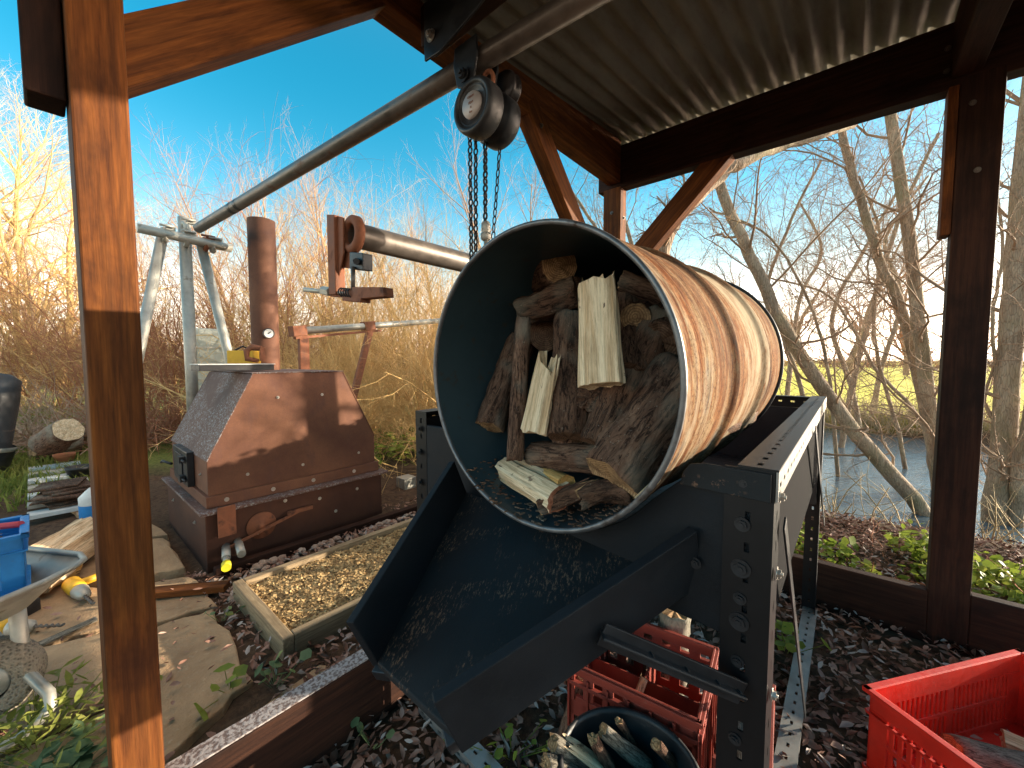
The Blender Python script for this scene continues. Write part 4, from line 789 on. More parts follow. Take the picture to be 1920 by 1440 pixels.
# bucket
bk_c = Vector((-.315, .735, 0)); bk = thing('black_bucket', 'round black plastic bucket full of sticks under the end of the chute', 'bucket', bk_c)
prb = [(0, .01), (.105, .01), (.108, .0), (.112, .01), (.135, .262), (.142, .264), (.145, .272), (.141, .279), (.134, .279), (.131, .268), (.108, .02), (0, .02)]
mb = MB(); mb.lathe(prb, Matrix.Translation(bk_c), 56); obj('bucket_shell', mb, M_black, bk)
mb = MB(); pts = [bk_c + Vector((.142 * math.cos(a), .142 * math.sin(a) * .55, .262 - .13 * abs(math.sin(a)))) for a in np.linspace(-math.pi, 0, 16)]; mb.tube(pts, .003, 6); obj('handle', mb, M_galv, bk)
g_ = 'sticks in the black bucket'
S = lambda x, y, z: pl(2, z, x, y)
stk = [('long grey barked stick leaning in the bucket', (1215, 1440), (1128, 1368), .017, M_bark3), ('brown ragged stick in the middle of the bucket', (1145, 1440), (1112, 1385), .014, M_bark2), ('pale gnarled stick poking over the left of the bucket', (1100, 1430), (1035, 1392), .018, M_bark3), ('thin dark stick at the back of the bucket', (1190, 1400), (1160, 1352), .009, M_bark2), ('short pale stick end low on the left of the bucket', (1080, 1440), (1022, 1428), .014, M_bark3), ('dark stick along the right inside of the bucket', (1270, 1440), (1230, 1395), .012, M_bark)]
for i, (lb, p, q, r_, mt) in enumerate(stk):
    put_log(lb, S(p[0], p[1], .21), S(q[0], q[1], .29), r_, r_ * .9, 80 + i, (mt, M_end), name='stick', group=g_, gn=.2, sides=14, rings=12)
put_split('pale split offcut among the bucket sticks', S(1130, 1440, .22), S(1075, 1398, .27), .04, .012, 90, group=g_)
for i, (x, y, z) in enumerate([(-.35, .74, .1), (-.28, .76, .1), (-.33, .68, .09)]):
    put_log(['dark log filling the bucket bottom on the left', 'dark log filling the bucket bottom at the back', 'dark log filling the bucket bottom at the front'][i], (x, y, .02), (x + .02, y, .21), .035, .035, 95 + i, group=g_)

# ================================================================== LEFT SIDE: BARROW, CRATE, TOOLS
wb = thing('wheelbarrow', 'galvanised wheelbarrow at the left edge with a blue crate in its tray', 'wheelbarrow', (-2.0, -.2, 0))
lip = at(157, 1042, 1.2); lz = lip.z
Lb = Vector((-.62, -.78, 0)).normalized()       # tray runs back towards the lower left
Fb = at(157, 1042, 1.2); 
def tray(name):
    top = [pl(2, lz, x, y) for x, y in ((-260, 1300), (-120, 1200), (0, 1126), (80, 1092), (138, 1063), (158, 1049), (150, 1039), (105, 1034), (30, 1026), (-120, 1020), (-300, 1040), (-420, 1120))]
    c_ = sum(top, Vector()) / len(top); mid = [c_ + (p - c_) * .64 - Vector((0, 0, .06)) for p in top]; bot = [c_ + (p - c_) * .4 - Vector((0, 0, .11)) for p in top]
    mb = MB(); n = len(top); V = [tuple(p) for p in top + mid + bot]; F = [(j * n + i, j * n + (i + 1) % n, (j + 1) * n + (i + 1) % n, (j + 1) * n + i) for j in range(2) for i in range(n)] + [tuple(2 * n + i for i in range(n))]
    mb.add(V, F, 0, True); o = obj('tray', mb, M_galv, wb); s_ = o.modifiers.new('s', 'SOLIDIFY'); s_.thickness = .002
    mb = MB(); mb.tube(top + [top[0]], .008, 10); obj('tray_rim', mb, M_galv, o)
    return c_, -Vector(RV), Vector(FW)
wc, wax, wsd = tray('tray')
mb = MB(); mb.tube([at(28, 1105, 1.12), at(40, 1220, 1.12), at(50, 1290, 1.12)], .018, 14); obj('leg', mb, M_galv, wb)
mb = MB(); mb.tube([at(-60, 1140, 1.12), at(0, 1205, 1.12), at(50, 1260, 1.1), at(92, 1300, 1.09), at(96, 1325, 1.07), at(60, 1365, 1.05), at(0, 1405, 1.02), at(-70, 1430, 1.0)], .014, 12); obj('frame_loop', mb, M_galv, wb)
wcn = at(-22, 1275, 1.08); wd = Vector((RV[0], RV[1], 0)).cross(Vector((0, 0, 1))); wd = (Matrix.Rotation(R_(30), 3, 'Z') @ wd).normalized()
MW = wd.to_track_quat('Z', 'Y').to_matrix().to_4x4(); MW.translation = wcn
m = MAT('tyre rubber', .8); v = m.voro(120, (1, 1, 1)); m.col(m.mix(m.ramp(v, [(.1, 0.), (.5, 1.)]), (.10, .08, .06), (.28, .23, .17))); m.bump(v, .8, .01)
mb = MB(); mb.lathe([(.055, -.03), (.085, -.042), (.105, -.034), (.112, 0), (.105, .034), (.085, .042), (.055, .03)], MW, 40); ty = obj('tyre', mb, m.m, wb); mb = MB(); mb.lathe([(0, -.02), (.05, -.025), (.056, 0), (.05, .025), (0, .02)], MW, 28); obj('hub', mb, M_galv, ty)
# blue crate in the tray
q = wc + wax * .30 + wsd * .05; d1 = wax; d2 = wsd
bcx = at(42, 1000, 1.08); c_ = Vector((bcx.x, bcx.y, 0)); e_in = (Vector(FW) - 1.2 * Vector(RV)).normalized(); e_lf = (-Vector(RV) - 1.2 * Vector(FW)).normalized()
crate('blue_crate', 'bright blue plastic crate standing in the wheelbarrow tray', 'crate', (c_.x, c_.y), e_lf, e_in, .42, .2, lz - .045, bcx.z, M_blue, None, 2, 14)
hh = thing('red_handled_tool', 'tool with a red plastic handle lying across the blue crate', 'tool', at(20, 990, 1.22)); mb = MB(); mb.tube([at(40, 985, 1.14) + Vector((0, 0, .004)), at(-60, 1000, 1.14) + Vector((0, 0, .01))], .009, 10); obj('handle', mb, M_pink, hh); mb = MB(); mb.tube([at(-60, 1000, 1.14) + Vector((0, 0, .01)), at(-200, 1010, 1.3) + Vector((0, 0, .01))], .006, 8); obj('shaft', mb, M_galv, hh)
g_ = 'large timber pieces on the ground by the barrow'
G = lambda x, y, z=.03: pl(2, z, x, y)
put_split('large pale split log lying behind the barrow tray', G(40, 1085, .14), G(165, 1000, .14), .19, .2, 101, (M_pale, M_end), group=g_, taper=.95)
put_split('long yellow split beam on the ground under the barrow tray', G(-60, 1150, .07), G(128, 1066, .07), .13, .10, 102, (M_orange, M_end), group=g_)
put_split('grey weathered plank on the ground between drill and barrow leg', G(-10, 1245, .03), G(180, 1160, .035), .04, .012, 103, (M_bark3, M_bark3), group=g_, jag=.004)
def drill(label, p, ang):
    t_ = thing('cordless_drill', label, 'drill', p, 'yellow cordless drills'); d = Vector((math.cos(ang), math.sin(ang), 0)); s_ = Vector((-d.y, d.x, 0)); p = Vector(p) + Vector((0, 0, .04))
    mb = MB(); mb.tube([p - d * .10, p - d * .085, p, p + d * .03], [.024, .033, .033, .027], 16); mb.tube([p - d * .05, p - d * .06 + s_ * .06, p - d * .07 + s_ * .11], [.019, .017, .02], 12); obj('body', mb, M_yel, t_)
    mb = MB(); mb.box(p - d * .07 + s_ * .135, (.09, .05, .055), frame(p, p + d)); obj('battery', mb, M_black, t_, bevel=.004)
    mb = MB(); mb.tube([p + d * .03, p + d * .04, p + d * .065, p + d * .10, p + d * .115], [.03, .031, .027, .023, .010], 20); obj('chuck', mb, M_galv, t_)
    mb = MB(); pts = [p + d * (.11 + .11 * i / 30) + (s_ * math.cos(i * 1.1) + Z * math.sin(i * 1.1)) * .003 for i in range(31)]; mb.tube(pts, .005, 8); obj('drill_bit', mb, M_dkpipe, t_)
p0 = G(146, 1120, .02); p1 = G(178, 1150, .02); an = math.atan2(p1.y - p0.y, p1.x - p0.x); drill('yellow cordless drill with a grey chuck lying on the paving before the split log', p0, an)
drill('yellow cordless drill half hidden behind the barrow leg', G(8, 1195, .01), an + .6)
# beam and slates on white boards, pots, brush beyond
g_ = 'timber beams left of the kiln'
a, b = G(150, 900, .05), G(90, 965, .05)
ps = thing('white_pallet', 'low white painted pallet on the grass with dark slates on it', 'pallet', pl(2, 0, 120, 930))
o_ = G(122, 958, .05); u_ = (G(98, 850, .05) - o_).normalized(); v_ = Vector((-u_.y, u_.x, 0))
for i in range(7):
    mb = MB(); p = o_ + u_ * (.05 + .3 * i); mb.bar(p - v_ * .17, p + v_ * .17, .12, .03); obj('board', mb, M_white if i % 2 == 0 else M_galv, ps, bevel=.003)
for i in range(9):
    mb = MB(); p = o_ + u_ * (.16 + .05 * (i % 5)) + v_ * (-.05 + .03 * (i % 3)) + Vector((0, 0, .025 + .013 * i)); mb.box(p, (.26, .24, .010), Matrix.Rotation(.25 * math.sin(i * 2.2), 3, 'Z') @ Matrix.Rotation(.05 * math.sin(i), 3, 'X'))
    o = obj('roof_slate', mb, M_bark, None); tag(o, 'dark wet slate, %s in the stack on the white pallet' % ['lowest', 'second from the bottom', 'third from the bottom', 'fourth from the bottom', 'middle one', 'fourth from the top', 'third from the top', 'second from the top', 'topmost'][i], 'slate', 'slates stacked on the white pallet')
def pot(label, p, r, h, mat):
    t_ = thing('plant_pot', label, 'plant pot', p, 'plant pots by the pallet'); mb = MB(); mb.lathe([(0, 0), (r * .7, 0), (r * .95, h * .8), (r, h * .8), (r * 1.03, h), (r * .93, h), (r * .85, h * .75), (0, h * .7)], Matrix.Translation(p), 28); obj('pot_body', mb, mat, t_)
pot('terracotta pot beside the white pallet', G(122, 876, 0), .08, .14, plastic('terracotta', (.45, .17, .08), .7)); pot('small black pot in front of the terracotta one', G(150, 900, 0), .09, .13, M_black)
g_ = 'logs heaped beyond the pallet'
for i, (x, y, x2, y2, z, r_, lb) in enumerate([(55, 850, 150, 838, .10, .10, 'front grey log at the foot of the heap beyond the pallet'), (60, 832, 155, 822, .10, .10, 'second log in the bottom row of the heap beyond the pallet'), (70, 815, 150, 806, .10, .10, 'rear log in the bottom row of the heap beyond the pallet'), (60, 838, 150, 826, .28, .09, 'log resting on the bottom row of the heap'), (75, 824, 158, 812, .28, .09, 'log behind it on the second row of the heap'), (88, 832, 130, 806, .47, .10, 'tilted log with pale end on top of the heap')]):
    put_log(lb, G(x, y, z), G(x2, y2, z + (.12 if i == 5 else 0)), r_, r_ * .9, 110 + i, (M_bark2, M_pale if i == 5 else M_end), group=g_, gn=.08)
# dark leaning butt at far left edge
bt = thing('black_water_butt', 'black leaning plastic water butt at the left edge of the grass', 'water butt', G(-62, 900, 0)); mb = MB(); p = G(-62, 900, 0); mb.lathe([(0, 0), (.22, 0), (.24, .25), (.24, .3), (.21, .32), (.19, .75), (.17, .95), (.1, 1.0), (0, 1.0)], Matrix.Translation(p) @ Matrix.Rotation(R_(-12), 4, 'X') @ Matrix.Rotation(R_(-6), 4, 'Y'), 32); obj('butt_body', mb, M_black, bt)
mb = MB(); mb.lathe([(.24, .28), (.25, .3), (.24, .32)], Matrix.Translation(p) @ Matrix.Rotation(R_(-12), 4, 'X'), 32); obj('band', mb, M_galv, bt)
# blue white container behind the post
q = G(178, 972, 0); jc = thing('plastic_container', 'small blue and white plastic container behind the left post', 'container', q); mb = MB(); mb.lathe([(0, 0), (.07, 0), (.075, .02), (.075, .11)], Matrix.Translation(q), 24); obj('lower_part', mb, M_blue, jc); mb = MB(); mb.lathe([(.0745, .11), (.075, .16), (.04, .2), (.02, .22), (0, .22)], Matrix.Translation(q), 24); obj('upper_part', mb, M_white, jc)
# garden box by kiln's right end, timber offcuts and rubble
q = G(762, 915, .0); tag(obj('metal_box', MB().bx(q.x - .06, q.x + .06, q.y - .06, q.y + .06, 0, .1), M_galv, bevel=.004), 'small metal topped box on the leaves right of the kiln', 'box')
timber_o = obj('edging_timber', MB().bar((-2.42, .52, .02), (-2.36, 2.2, .02), .05, .06), M_wood2, None, frame((-2.42, .52, .02), (-2.36, 2.2, .02)), .004); tag(timber_o, 'low brown edging timber on the ground in front of the kiln', 'timber')
mb = MB(); a = pl(2, .02, 295, 1104); b = pl(2, .02, 330, 1088); timber_o = obj('wood_offcut', MB().bar((-2.45, .2, .045), (-2.2, .52, .04), .06, .03), M_wood, None, frame((-2.45, .2, .04), (-2.2, .52, .04)), .003); tag(timber_o, 'short brown timber offcut lying on the paving by the kiln corner', 'timber')
# white curved wire on the leaves
mb = MB(); mb.tube([pl(2, .012, x, y) for x, y in ((560, 1440), (562, 1412), (580, 1385), (612, 1365), (650, 1357), (660, 1360))], .0025, 6); tag(obj('pale_cord', mb, M_white), 'thin pale cord curling over the leaves by the front kick board', 'cord')

# rubble stones
def stone(p, s, seed):
    mb = MB(); rr = random.Random(seed); V = []; F = []; n = 10; k = 6
    for j in range(k + 1):
        th = math.pi * j / k
        for i in range(n):
            ph = 2 * math.pi * i / n; d = Vector((math.sin(th) * math.cos(ph), math.sin(th) * math.sin(ph), math.cos(th))); r = 1 + .35 * nz(d * 1.7 + Vector((seed * 3.3, 0, 0)), 1)
            V.append((p[0] + d.x * s * r, p[1] + d.y * s * r * .8, p[2] + d.z * s * r * .5))
    for j in range(k):
        for i in range(n): F.append((j * n + i, j * n + (i + 1) % n, (j + 1) * n + (i + 1) % n, (j + 1) * n + i))
    return V, F
mb = MB(); 
for i in range(420):
    x = rng.uniform(-2.38, -2.1) if i % 3 else rng.uniform(-2.45, -1.3); y = rng.uniform(.5, 2.4) if i % 3 else rng.uniform(2.0, 2.6)
    V, F = stone((x, y, .01), rng.uniform(.01, .035), i); mb.add(V, F, 0, i % 2 == 0)
m = MAT('rubble', .9); n1 = m.noise(5, det=3); n2 = m.noise(60); m.col(m.mix(.3, m.ramp(n1, [(.3, (.13, .065, .04)), (.5, (.36, .22, .15)), (.7, (.5, .42, .34))]), m.ramp(n2, [(.4, (.1, .06, .05)), (.6, (.4, .35, .3))]))); tag(obj('rubble', mb, m.m), 'brick and stone rubble strewn along the front of the kiln', 'rubble', None, 'stuff')

# fallen leaves
n = 46000; px = rng.uniform(-2.6, 2.4, n); py = rng.uniform(-.25, 3.7, n)
ok = ~((px > bx0 - .0) & (px < bx1 + .0) & (py > by0 - .0) & (py < by1 + .04)) & ~((px < -1.25) & (py < .43) & (rng.random(n) > .10)) & ~((px < -2.4) & (py > .5) & (py < 1.55)) & ~((px < -1.4) & (rng.random(n) > .6))
ok &= ~((np.abs(px + 1.11) < .07) & (np.abs(py - .09) < .06)) & (np.hypot(px + .315, py - .735) > .125)
px, py = px[ok], py[ok]; pz = ground_h(px, py) + .008 + rng.uniform(0, .028, len(px)) + np.where((px < -1.25) & (py < .43), .02, 0)
tag(scatter('fallen_leaves', np.stack([px, py, pz], 1), rng.uniform(.016, .048, len(px)), M_leaf, None, flat=.42, curl=.5, asp=.36), 'brown fallen willow leaves covering the ground under the shelter', 'leaves', None, 'stuff')
M_leafp = simple_var('pale fallen leaves', [(.28, .22, .2), (.5, .44, .4)], 9, .7)
n = 5200; px = rng.uniform(-2.3, 2.2, n); py = rng.uniform(-.2, 3.0, n); ok = ~((px > bx0) & (px < bx1) & (py > by0) & (py < by1)) & ~((px < -1.25) & (py < .43)) & (np.hypot(px + .315, py - .735) > .125) & ~((px < -2.4)); px, py = px[ok], py[ok]
tag(scatter('pale_fallen_leaves', np.stack([px, py, ground_h(px, py) + .03 + rng.uniform(0, .015, len(px))], 1), rng.uniform(.018, .048, len(px)), M_leafp, None, flat=.45, curl=.6, asp=.3), 'pale upturned willow leaves scattered over the brown ones', 'leaves', None, 'stuff')

# small weeds
def weed(name, label, p, n, s, mat, sp=.08, h=.1, group=None, asp=.85):
    t_ = thing(name, label, 'weed', p, group); p = np.array(p); pts = p + np.stack([rng.normal(0, sp, n), rng.normal(0, sp, n), rng.uniform(.02, h, n)], 1)
    o = scatter('leaves', pts, rng.uniform(.6, 1.3, n) * s, mat, t_, flat=.45, curl=.25, asp=asp); mb = MB()
    for q in pts[:30]: mb.tube([tuple(p + (q - p) * [.3, .3, 0]), tuple(q)], .0012, 4, False)
    obj('stems', mb, mat, t_)
weed('nettle_plant', 'grey green weed growing at the near corner of the chip bed', tuple(pl(2, .02, 515, 1285)), 11, .038, M_green2, .045, .07)
weed('nettle_plant', 'small green weed at the left corner of the chip bed', tuple(pl(2, .02, 415, 1165)), 8, .03, M_green2, .03, .05)
weed('ground_weed', 'yellow green weed beside the kick board corner of the paving', tuple(pl(2, .02, 430, 1290)), 6, .06, M_green, .05, .06)
weed('ground_weed', 'yellowing weed in the leaves in front of the bucket', tuple(pl(2, .02, 960, 1415)), 20, .03, M_green, .07, .05)
weed('ground_weed', 'green weed right of the front leg of the stand', tuple(pl(2, .03, 1475, 1215)), 18, .04, M_green, .035, .1)
weed('ground_weed', 'frosty ragged weed at the bottom by the pale cord', tuple(pl(2, .02, 700, 1400)), 6, .025, M_green2, .03, .04)
weed('ground_weed', 'broad leaved green weed right of the kiln by the small box', tuple(pl(2, .03, 740, 860)), 300, .07, M_green, .30, .28)
weed('ground_weed', 'long leaved green weed clump at the bottom left below the barrow', tuple(pl(2, .02, 70, 1400)), 300, .05, M_grassb, .10, .12, asp=.22)
weed('ground_weed', 'dark green weed tuft at the foot of the left post', tuple(pl(2, .02, 140, 1440)), 60, .04, M_green2, .06, .07)

# grass on the left
n = 26000; px = rng.uniform(-14, -4.6, n); py = rng.uniform(-3.5, .5, n); sel = rng.random(n) < np.clip(1.6 / (.2 + (-px - 4) * .18), 0, 1); px, py = px[sel], py[sel]; n = len(px)
hb = rng.uniform(.04, .14, n) * (1 + (-px - 4) * .06); an = rng.uniform(0, 2 * np.pi, n); wv = rng.uniform(.003, .008, n) * (1 + (-px - 4) * .12); le = rng.normal(0, .5, (n, 2)) * hb[:, None]
B0 = np.stack([px, py, ground_h(px, py)], 1); dx = np.stack([np.cos(an) * wv, np.sin(an) * wv, 0 * an], 1); mid = B0 + np.stack([le[:, 0] * .3, le[:, 1] * .3, hb * .6], 1); tip = B0 + np.stack([le[:, 0], le[:, 1], hb], 1)
V = np.stack([B0 - dx, B0 + dx, mid + dx * .7, mid - dx * .7, tip], 1).reshape(-1, 3); b5 = (np.arange(n) * 5)[:, None]
Lp = np.concatenate([np.array([[0, 1, 2, 3]]) + b5, np.array([[3, 2, 4]]) + b5], 1).ravel(); st_ = np.stack([np.arange(n) * 7, np.arange(n) * 7 + 4], 1).ravel(); tt = np.tile([4, 3], n)
me = mesh_np('grass', V, Lp, st_, tt); me.materials.append(M_grassb); tag(link('grass', me), 'rough green grass beyond the wheelbarrow on the left', 'grass', None, 'stuff')

# ================================================================== TREES
class Tubes:
    def __init__(s): s.d = {}
    def add(s, P, r, k): s.d.setdefault((len(P), k), []).append((P, r))
    def mesh(s, name, mat, origin=(0, 0, 0)):
        VV, LL, n0 = [], [], 0
        for (n, k), items in s.d.items():
            P = np.array([i[0] for i in items]) - np.array(origin); r = np.array([i[1] for i in items]); m_ = len(P)
            T = np.empty_like(P); T[:, 1:-1] = P[:, 2:] - P[:, :-2]; T[:, 0] = P[:, 1] - P[:, 0]; T[:, -1] = P[:, -1] - P[:, -2]; T /= np.linalg.norm(T, axis=2, keepdims=True) + 1e-9
            ref = np.tile(np.array([.37, .91, .17]), (m_, n, 1)); par = np.abs((T * ref).sum(2)) > .92; ref[par] = [.9, -.3, .3]
            A = np.cross(T, ref); A /= np.linalg.norm(A, axis=2, keepdims=True) + 1e-9; Bn = np.cross(T, A)
            an = np.arange(k) * 2 * np.pi / k; ring = P[:, :, None, :] + r[:, :, None, None] * (np.cos(an)[None, None, :, None] * A[:, :, None, :] + np.sin(an)[None, None, :, None] * Bn[:, :, None, :])
            VV.append(ring.reshape(-1, 3)); base = n0 + (np.arange(m_) * n * k)[:, None, None] + (np.arange(n - 1) * k)[None, :, None] + np.arange(k)[None, None, :]; nxt = n0 + (np.arange(m_) * n * k)[:, None, None] + (np.arange(n - 1) * k)[None, :, None] + ((np.arange(k) + 1) % k)[None, None, :]
            LL.append(np.stack([base, nxt, nxt + k, base + k], -1).reshape(-1)); n0 += m_ * n * k
        V = np.concatenate(VV); Lp = np.concatenate(LL); q = len(Lp) // 4
        me = mesh_np(name, V, Lp, np.arange(q) * 4, np.full(q, 4), None, np.ones(q, bool)); me.materials.append(mat); return me
def grow(tb, p, d, L, r, lev, R, wob=.25, kids=(5, 5, 4), up=.15, droop=0, sides=(7, 5, 4, 3), npts=(8, 6, 5, 4), ratio=.55, ang=(.5, 1.1), trunk=None, r_end=.35, t0=.2):
    n = npts[min(lev, 3)] if lev < len(npts) else 4; P = [p]; q = p.copy(); dd = d / np.linalg.norm(d); st = L / (n - 1); curl = R.normal(0, wob * .5, 3)
    for i in range(n - 1):
        dd = dd + R.normal(0, wob, 3) * .5 + curl * .35 + np.array([0, 0, up - droop * (i / n)]) * .5; dd /= np.linalg.norm(dd); q = q + dd * st; P.append(q)
    P = np.array(P); rr = r * (1 - (1 - r_end) * np.linspace(0, 1, n)); (trunk if (trunk is not None and lev == 0) else tb).add(P, rr, sides[min(lev, 3)])
    if lev < len(kids):
        nk = kids[lev]; nk = int(nk * R.uniform(.7, 1.3) + .5)
        for j in range(nk):
            t = t0 + (1 - t0) * (j + R.uniform(0, 1)) / nk; i = min(int(t * (n - 1)), n - 2); f = t * (n - 1) - i; b = P[i] * (1 - f) + P[i + 1] * f; tan = P[i + 1] - P[i]; tan /= np.linalg.norm(tan)
            s_ = np.cross(tan, R.normal(0, 1, 3)); s_ /= np.linalg.norm(s_) + 1e-9; a = R.uniform(*ang); nd = tan * math.cos(a) + s_ * math.sin(a)
            grow(tb, b, nd, L * ratio * R.uniform(.6, 1.25) * (1 - .35 * t), max(rr[i] * .5, .0012), lev + 1, R, wob * 1.15, kids, up, droop, sides, npts, ratio, ang, trunk, r_end, t0)
def spline(pts, n):
    P = np.array([tuple(p) for p in pts]); m_ = len(P); out = []
    for i in range(n):
        t = i / (n - 1) * (m_ - 1); k = min(int(t), m_ - 2); f = t - k; p0, p1, p2, p3 = P[max(k - 1, 0)], P[k], P[k + 1], P[min(k + 2, m_ - 1)]
        out.append(.5 * ((2 * p1) + (-p0 + p2) * f + (2 * p0 - 5 * p1 + 4 * p2 - p3) * f * f + (-p0 + 3 * p1 - 3 * p2 + p3) * f ** 3))
    return np.array(out)
def trained_tree(label, pix, r0, r1, seed, nb=14, bl=1.7, br=.35, mat=M_trunk, tw=M_tw_dark, kids=(9, 7), group='bare willows on the river bank', wob=.4, ground=True, t0=.25, up=.12, minr=.0018):
    R = np.random.default_rng(seed); pts = [at(*q) for q in pix]
    if ground:
        b = pts[0]; z = float(ground_h(b.x, b.y)) - .1; d = pts[0] - pts[1]; d = d / max(abs(d.z), .1) * max(0, b.z - z); d.x *= .5; d.y *= .5; pts = [Vector((b.x + d.x, b.y + d.y, z))] + pts
    S_ = spline(pts, 26); S_[1:-1] += R.normal(0, .006, (24, 3)); rad = np.linspace(r0, r1, 26); rad[:3] *= [1.35, 1.15, 1.05]; base = tuple(S_[0]); t_ = thing('willow_tree', label, 'tree', base, group)
    tk_ = Tubes(); rad = rad * .78; tk_.add(S_, rad, 12); tb = Tubes()
    nb = int(nb * 1.5)
    for j in range(nb):
        t = t0 + (1 - t0) * (j + R.uniform(0, 1)) / nb; i = min(int(t * 25), 24); tan = S_[i + 1] - S_[i]; tan /= np.linalg.norm(tan); s_ = np.cross(tan, R.normal(0, 1, 3)); s_ /= np.linalg.norm(s_); a = R.uniform(.5, 1.2)
        grow(tb, S_[i], tan * math.cos(a) + s_ * math.sin(a), bl * R.uniform(.5, 1.3), min(.022, max(rad[i] * br * R.uniform(.4, .9), .004)), 1, R, wob, (0,) + kids, up, 0, sides=(7, 5, 3, 3), npts=(8, 9, 6, 5), ratio=.6, r_end=.3)
    M = Matrix.Translation(Vector(base)); me = tk_.mesh('trunk', mat, base); link('trunk', me, t_, M); me = tb.mesh('crown', tw, base); link('crown', me, t_, M)
TR = [('leaning grey willow trunk crossing behind the stand towards the upper left', [(1735, 965, 4.2), (1590, 795, 4.3), (1480, 630, 4.4), (1410, 490, 4.5), (1345, 330, 4.6), (1290, 100, 4.8)], .105, .06, 20, 1.4),
      ('slender willow trunk curving up to the left behind the eaves beam', [(1752, 860, 5.0), (1700, 610, 5.0), (1655, 500, 5.0), (1605, 350, 5.0), (1575, 235, 5.0), (1560, 60, 5.0)], .085, .045, 16, 1.4),
      ('straight willow trunk left of the right post rising to the beam', [(1765, 960, 4.8), (1735, 700, 4.8), (1705, 450, 4.8), (1668, 215, 4.9), (1640, 20, 5)], .11, .06, 16, 1.5),
      ('stout willow trunk right of the right post at the picture edge', [(1868, 945, 4.0), (1892, 700, 4.0), (1912, 420, 4.0), (1940, 150, 4.0), (1955, -100, 4.1)], .125, .10, 14, 1.5),
      ('second trunk of the stout willow leaning right at the picture edge', [(1905, 960, 3.9), (1925, 800, 3.8), (1990, 500, 3.8)], .09, .05, 8, 1.4),
      ('bent willow behind the right knee brace arching to the right', [(1232, 560, 3.0), (1248, 450, 3.0), (1295, 380, 3.05), (1400, 300, 3.2), (1500, 265, 3.5), (1600, 235, 3.9)], .095, .035, 8, .45),
      ('thin willow leaning right in the gap beside the slender trunk', [(1590, 760, 7.5), (1640, 560, 7.4), (1690, 400, 7.2), (1760, 250, 7.0)], .07, .03, 14, 1.6),
      ('thin willow rising between the leaning trunk and the slender one', [(1600, 740, 8), (1560, 600, 8), (1620, 470, 8), (1700, 330, 8)], .07, .03, 14, 1.8),
      ('willow sapling with arching twigs above the drum', [(1180, 600, 4.5), (1130, 450, 4.5), (1060, 340, 4.4), (1010, 240, 4.3)], .035, .012, 12, 1.2),
      ('upright willow sapling behind the braces of the back post', [(1210, 640, 5.2), (1190, 480, 5.2), (1150, 330, 5.2), (1120, 150, 5.2)], .05, .02, 14, 1.3),
      ('slim willow stem between the two river trunks', [(1690, 830, 6.0), (1640, 640, 6.0), (1650, 450, 6.0), (1610, 330, 6.0)], .04, .018, 22, 1.7),
      ('slim arching willow stem above the rear stand corner', [(1560, 760, 5.6), (1530, 600, 5.6), (1450, 450, 5.6), (1330, 390, 5.5)], .035, .014, 22, 1.5),
      ('low willow stem leaning left over the river', [(1720, 780, 6.8), (1640, 690, 6.8), (1560, 560, 6.8), (1440, 520, 6.8)], .045, .018, 22, 1.7),
      ('willow stem seen between right post and stout trunk', [(1885, 820, 6.0), (1860, 620, 6.0), (1880, 450, 6.0), (1850, 250, 6.0)], .04, .018, 18, 1.5),
      ('far willow clump stem near the middle of the field edge', [(1480, 700, 11), (1500, 560, 11), (1540, 470, 11), (1500, 380, 11)], .09, .03, 26, 2.6),
      ('far willow clump stem left of the right post', [(1650, 700, 10.5), (1690, 560, 10.5), (1660, 450, 10.5), (1740, 330, 10.5)], .09, .03, 26, 2.6),
      ('twiggy willow right of the leaning trunk above the field', [(1500, 720, 6.5), (1440, 560, 6.4), (1480, 420, 6.3), (1540, 300, 6.2)], .05, .02, 16, 1.6)]
for i, (lb, px_, r0, r1, nb, bl) in enumerate(TR): trained_tree(lb, px_, r0, r1, 200 + i, nb, bl)
# bushy thicket variants (stems from the ground)
def bush(seed, n, h, spread, kids, r=.012, ang=(.35, 1.0), wob=.42, ratio=.5, up=.06):
    R = np.random.default_rng(seed); tb = Tubes()
    for j in range(n):
        a = R.uniform(0, 2 * np.pi); rr_ = R.uniform(0, 1) ** .5 * spread; tilt = R.uniform(0, .8); b = np.array([math.cos(a) * rr_, math.sin(a) * rr_, -.05]); a2 = a + R.normal(0, .8)
        grow(tb, b, np.array([math.cos(a2) * tilt, math.sin(a2) * tilt, 1]), h * R.uniform(.55, 1.1), r * R.uniform(.6, 1.3), 1, R, wob, (0,) + kids, up, 0, sides=(5, 4, 3, 3), npts=(8, 8, 5, 4), ratio=ratio, ang=ang, r_end=.25, t0=.15)
    return tb
B_gold = [bush(300 + i, 34, 2.6, .8, (12, 8), .011).mesh('crown', M_tw_gold) for i in range(3)]
B_red = [bush(320 + i, 30, 2.4, .8, (12, 8), .010).mesh('crown', M_tw_red) for i in range(2)]
def place(name, label, me, p, s, rot, cat='shrub', group='golden willow thicket behind the kiln'):
    t_ = thing(name, label, cat, p, group); o = bpy.data.objects.new('crown', me); COL.objects.link(o); o.parent = t_; o.scale = (s[0], s[0], s[1]); o.rotation_euler = (0, 0, rot); WM[o.name] = Matrix.Identity(4); return t_
pos = []
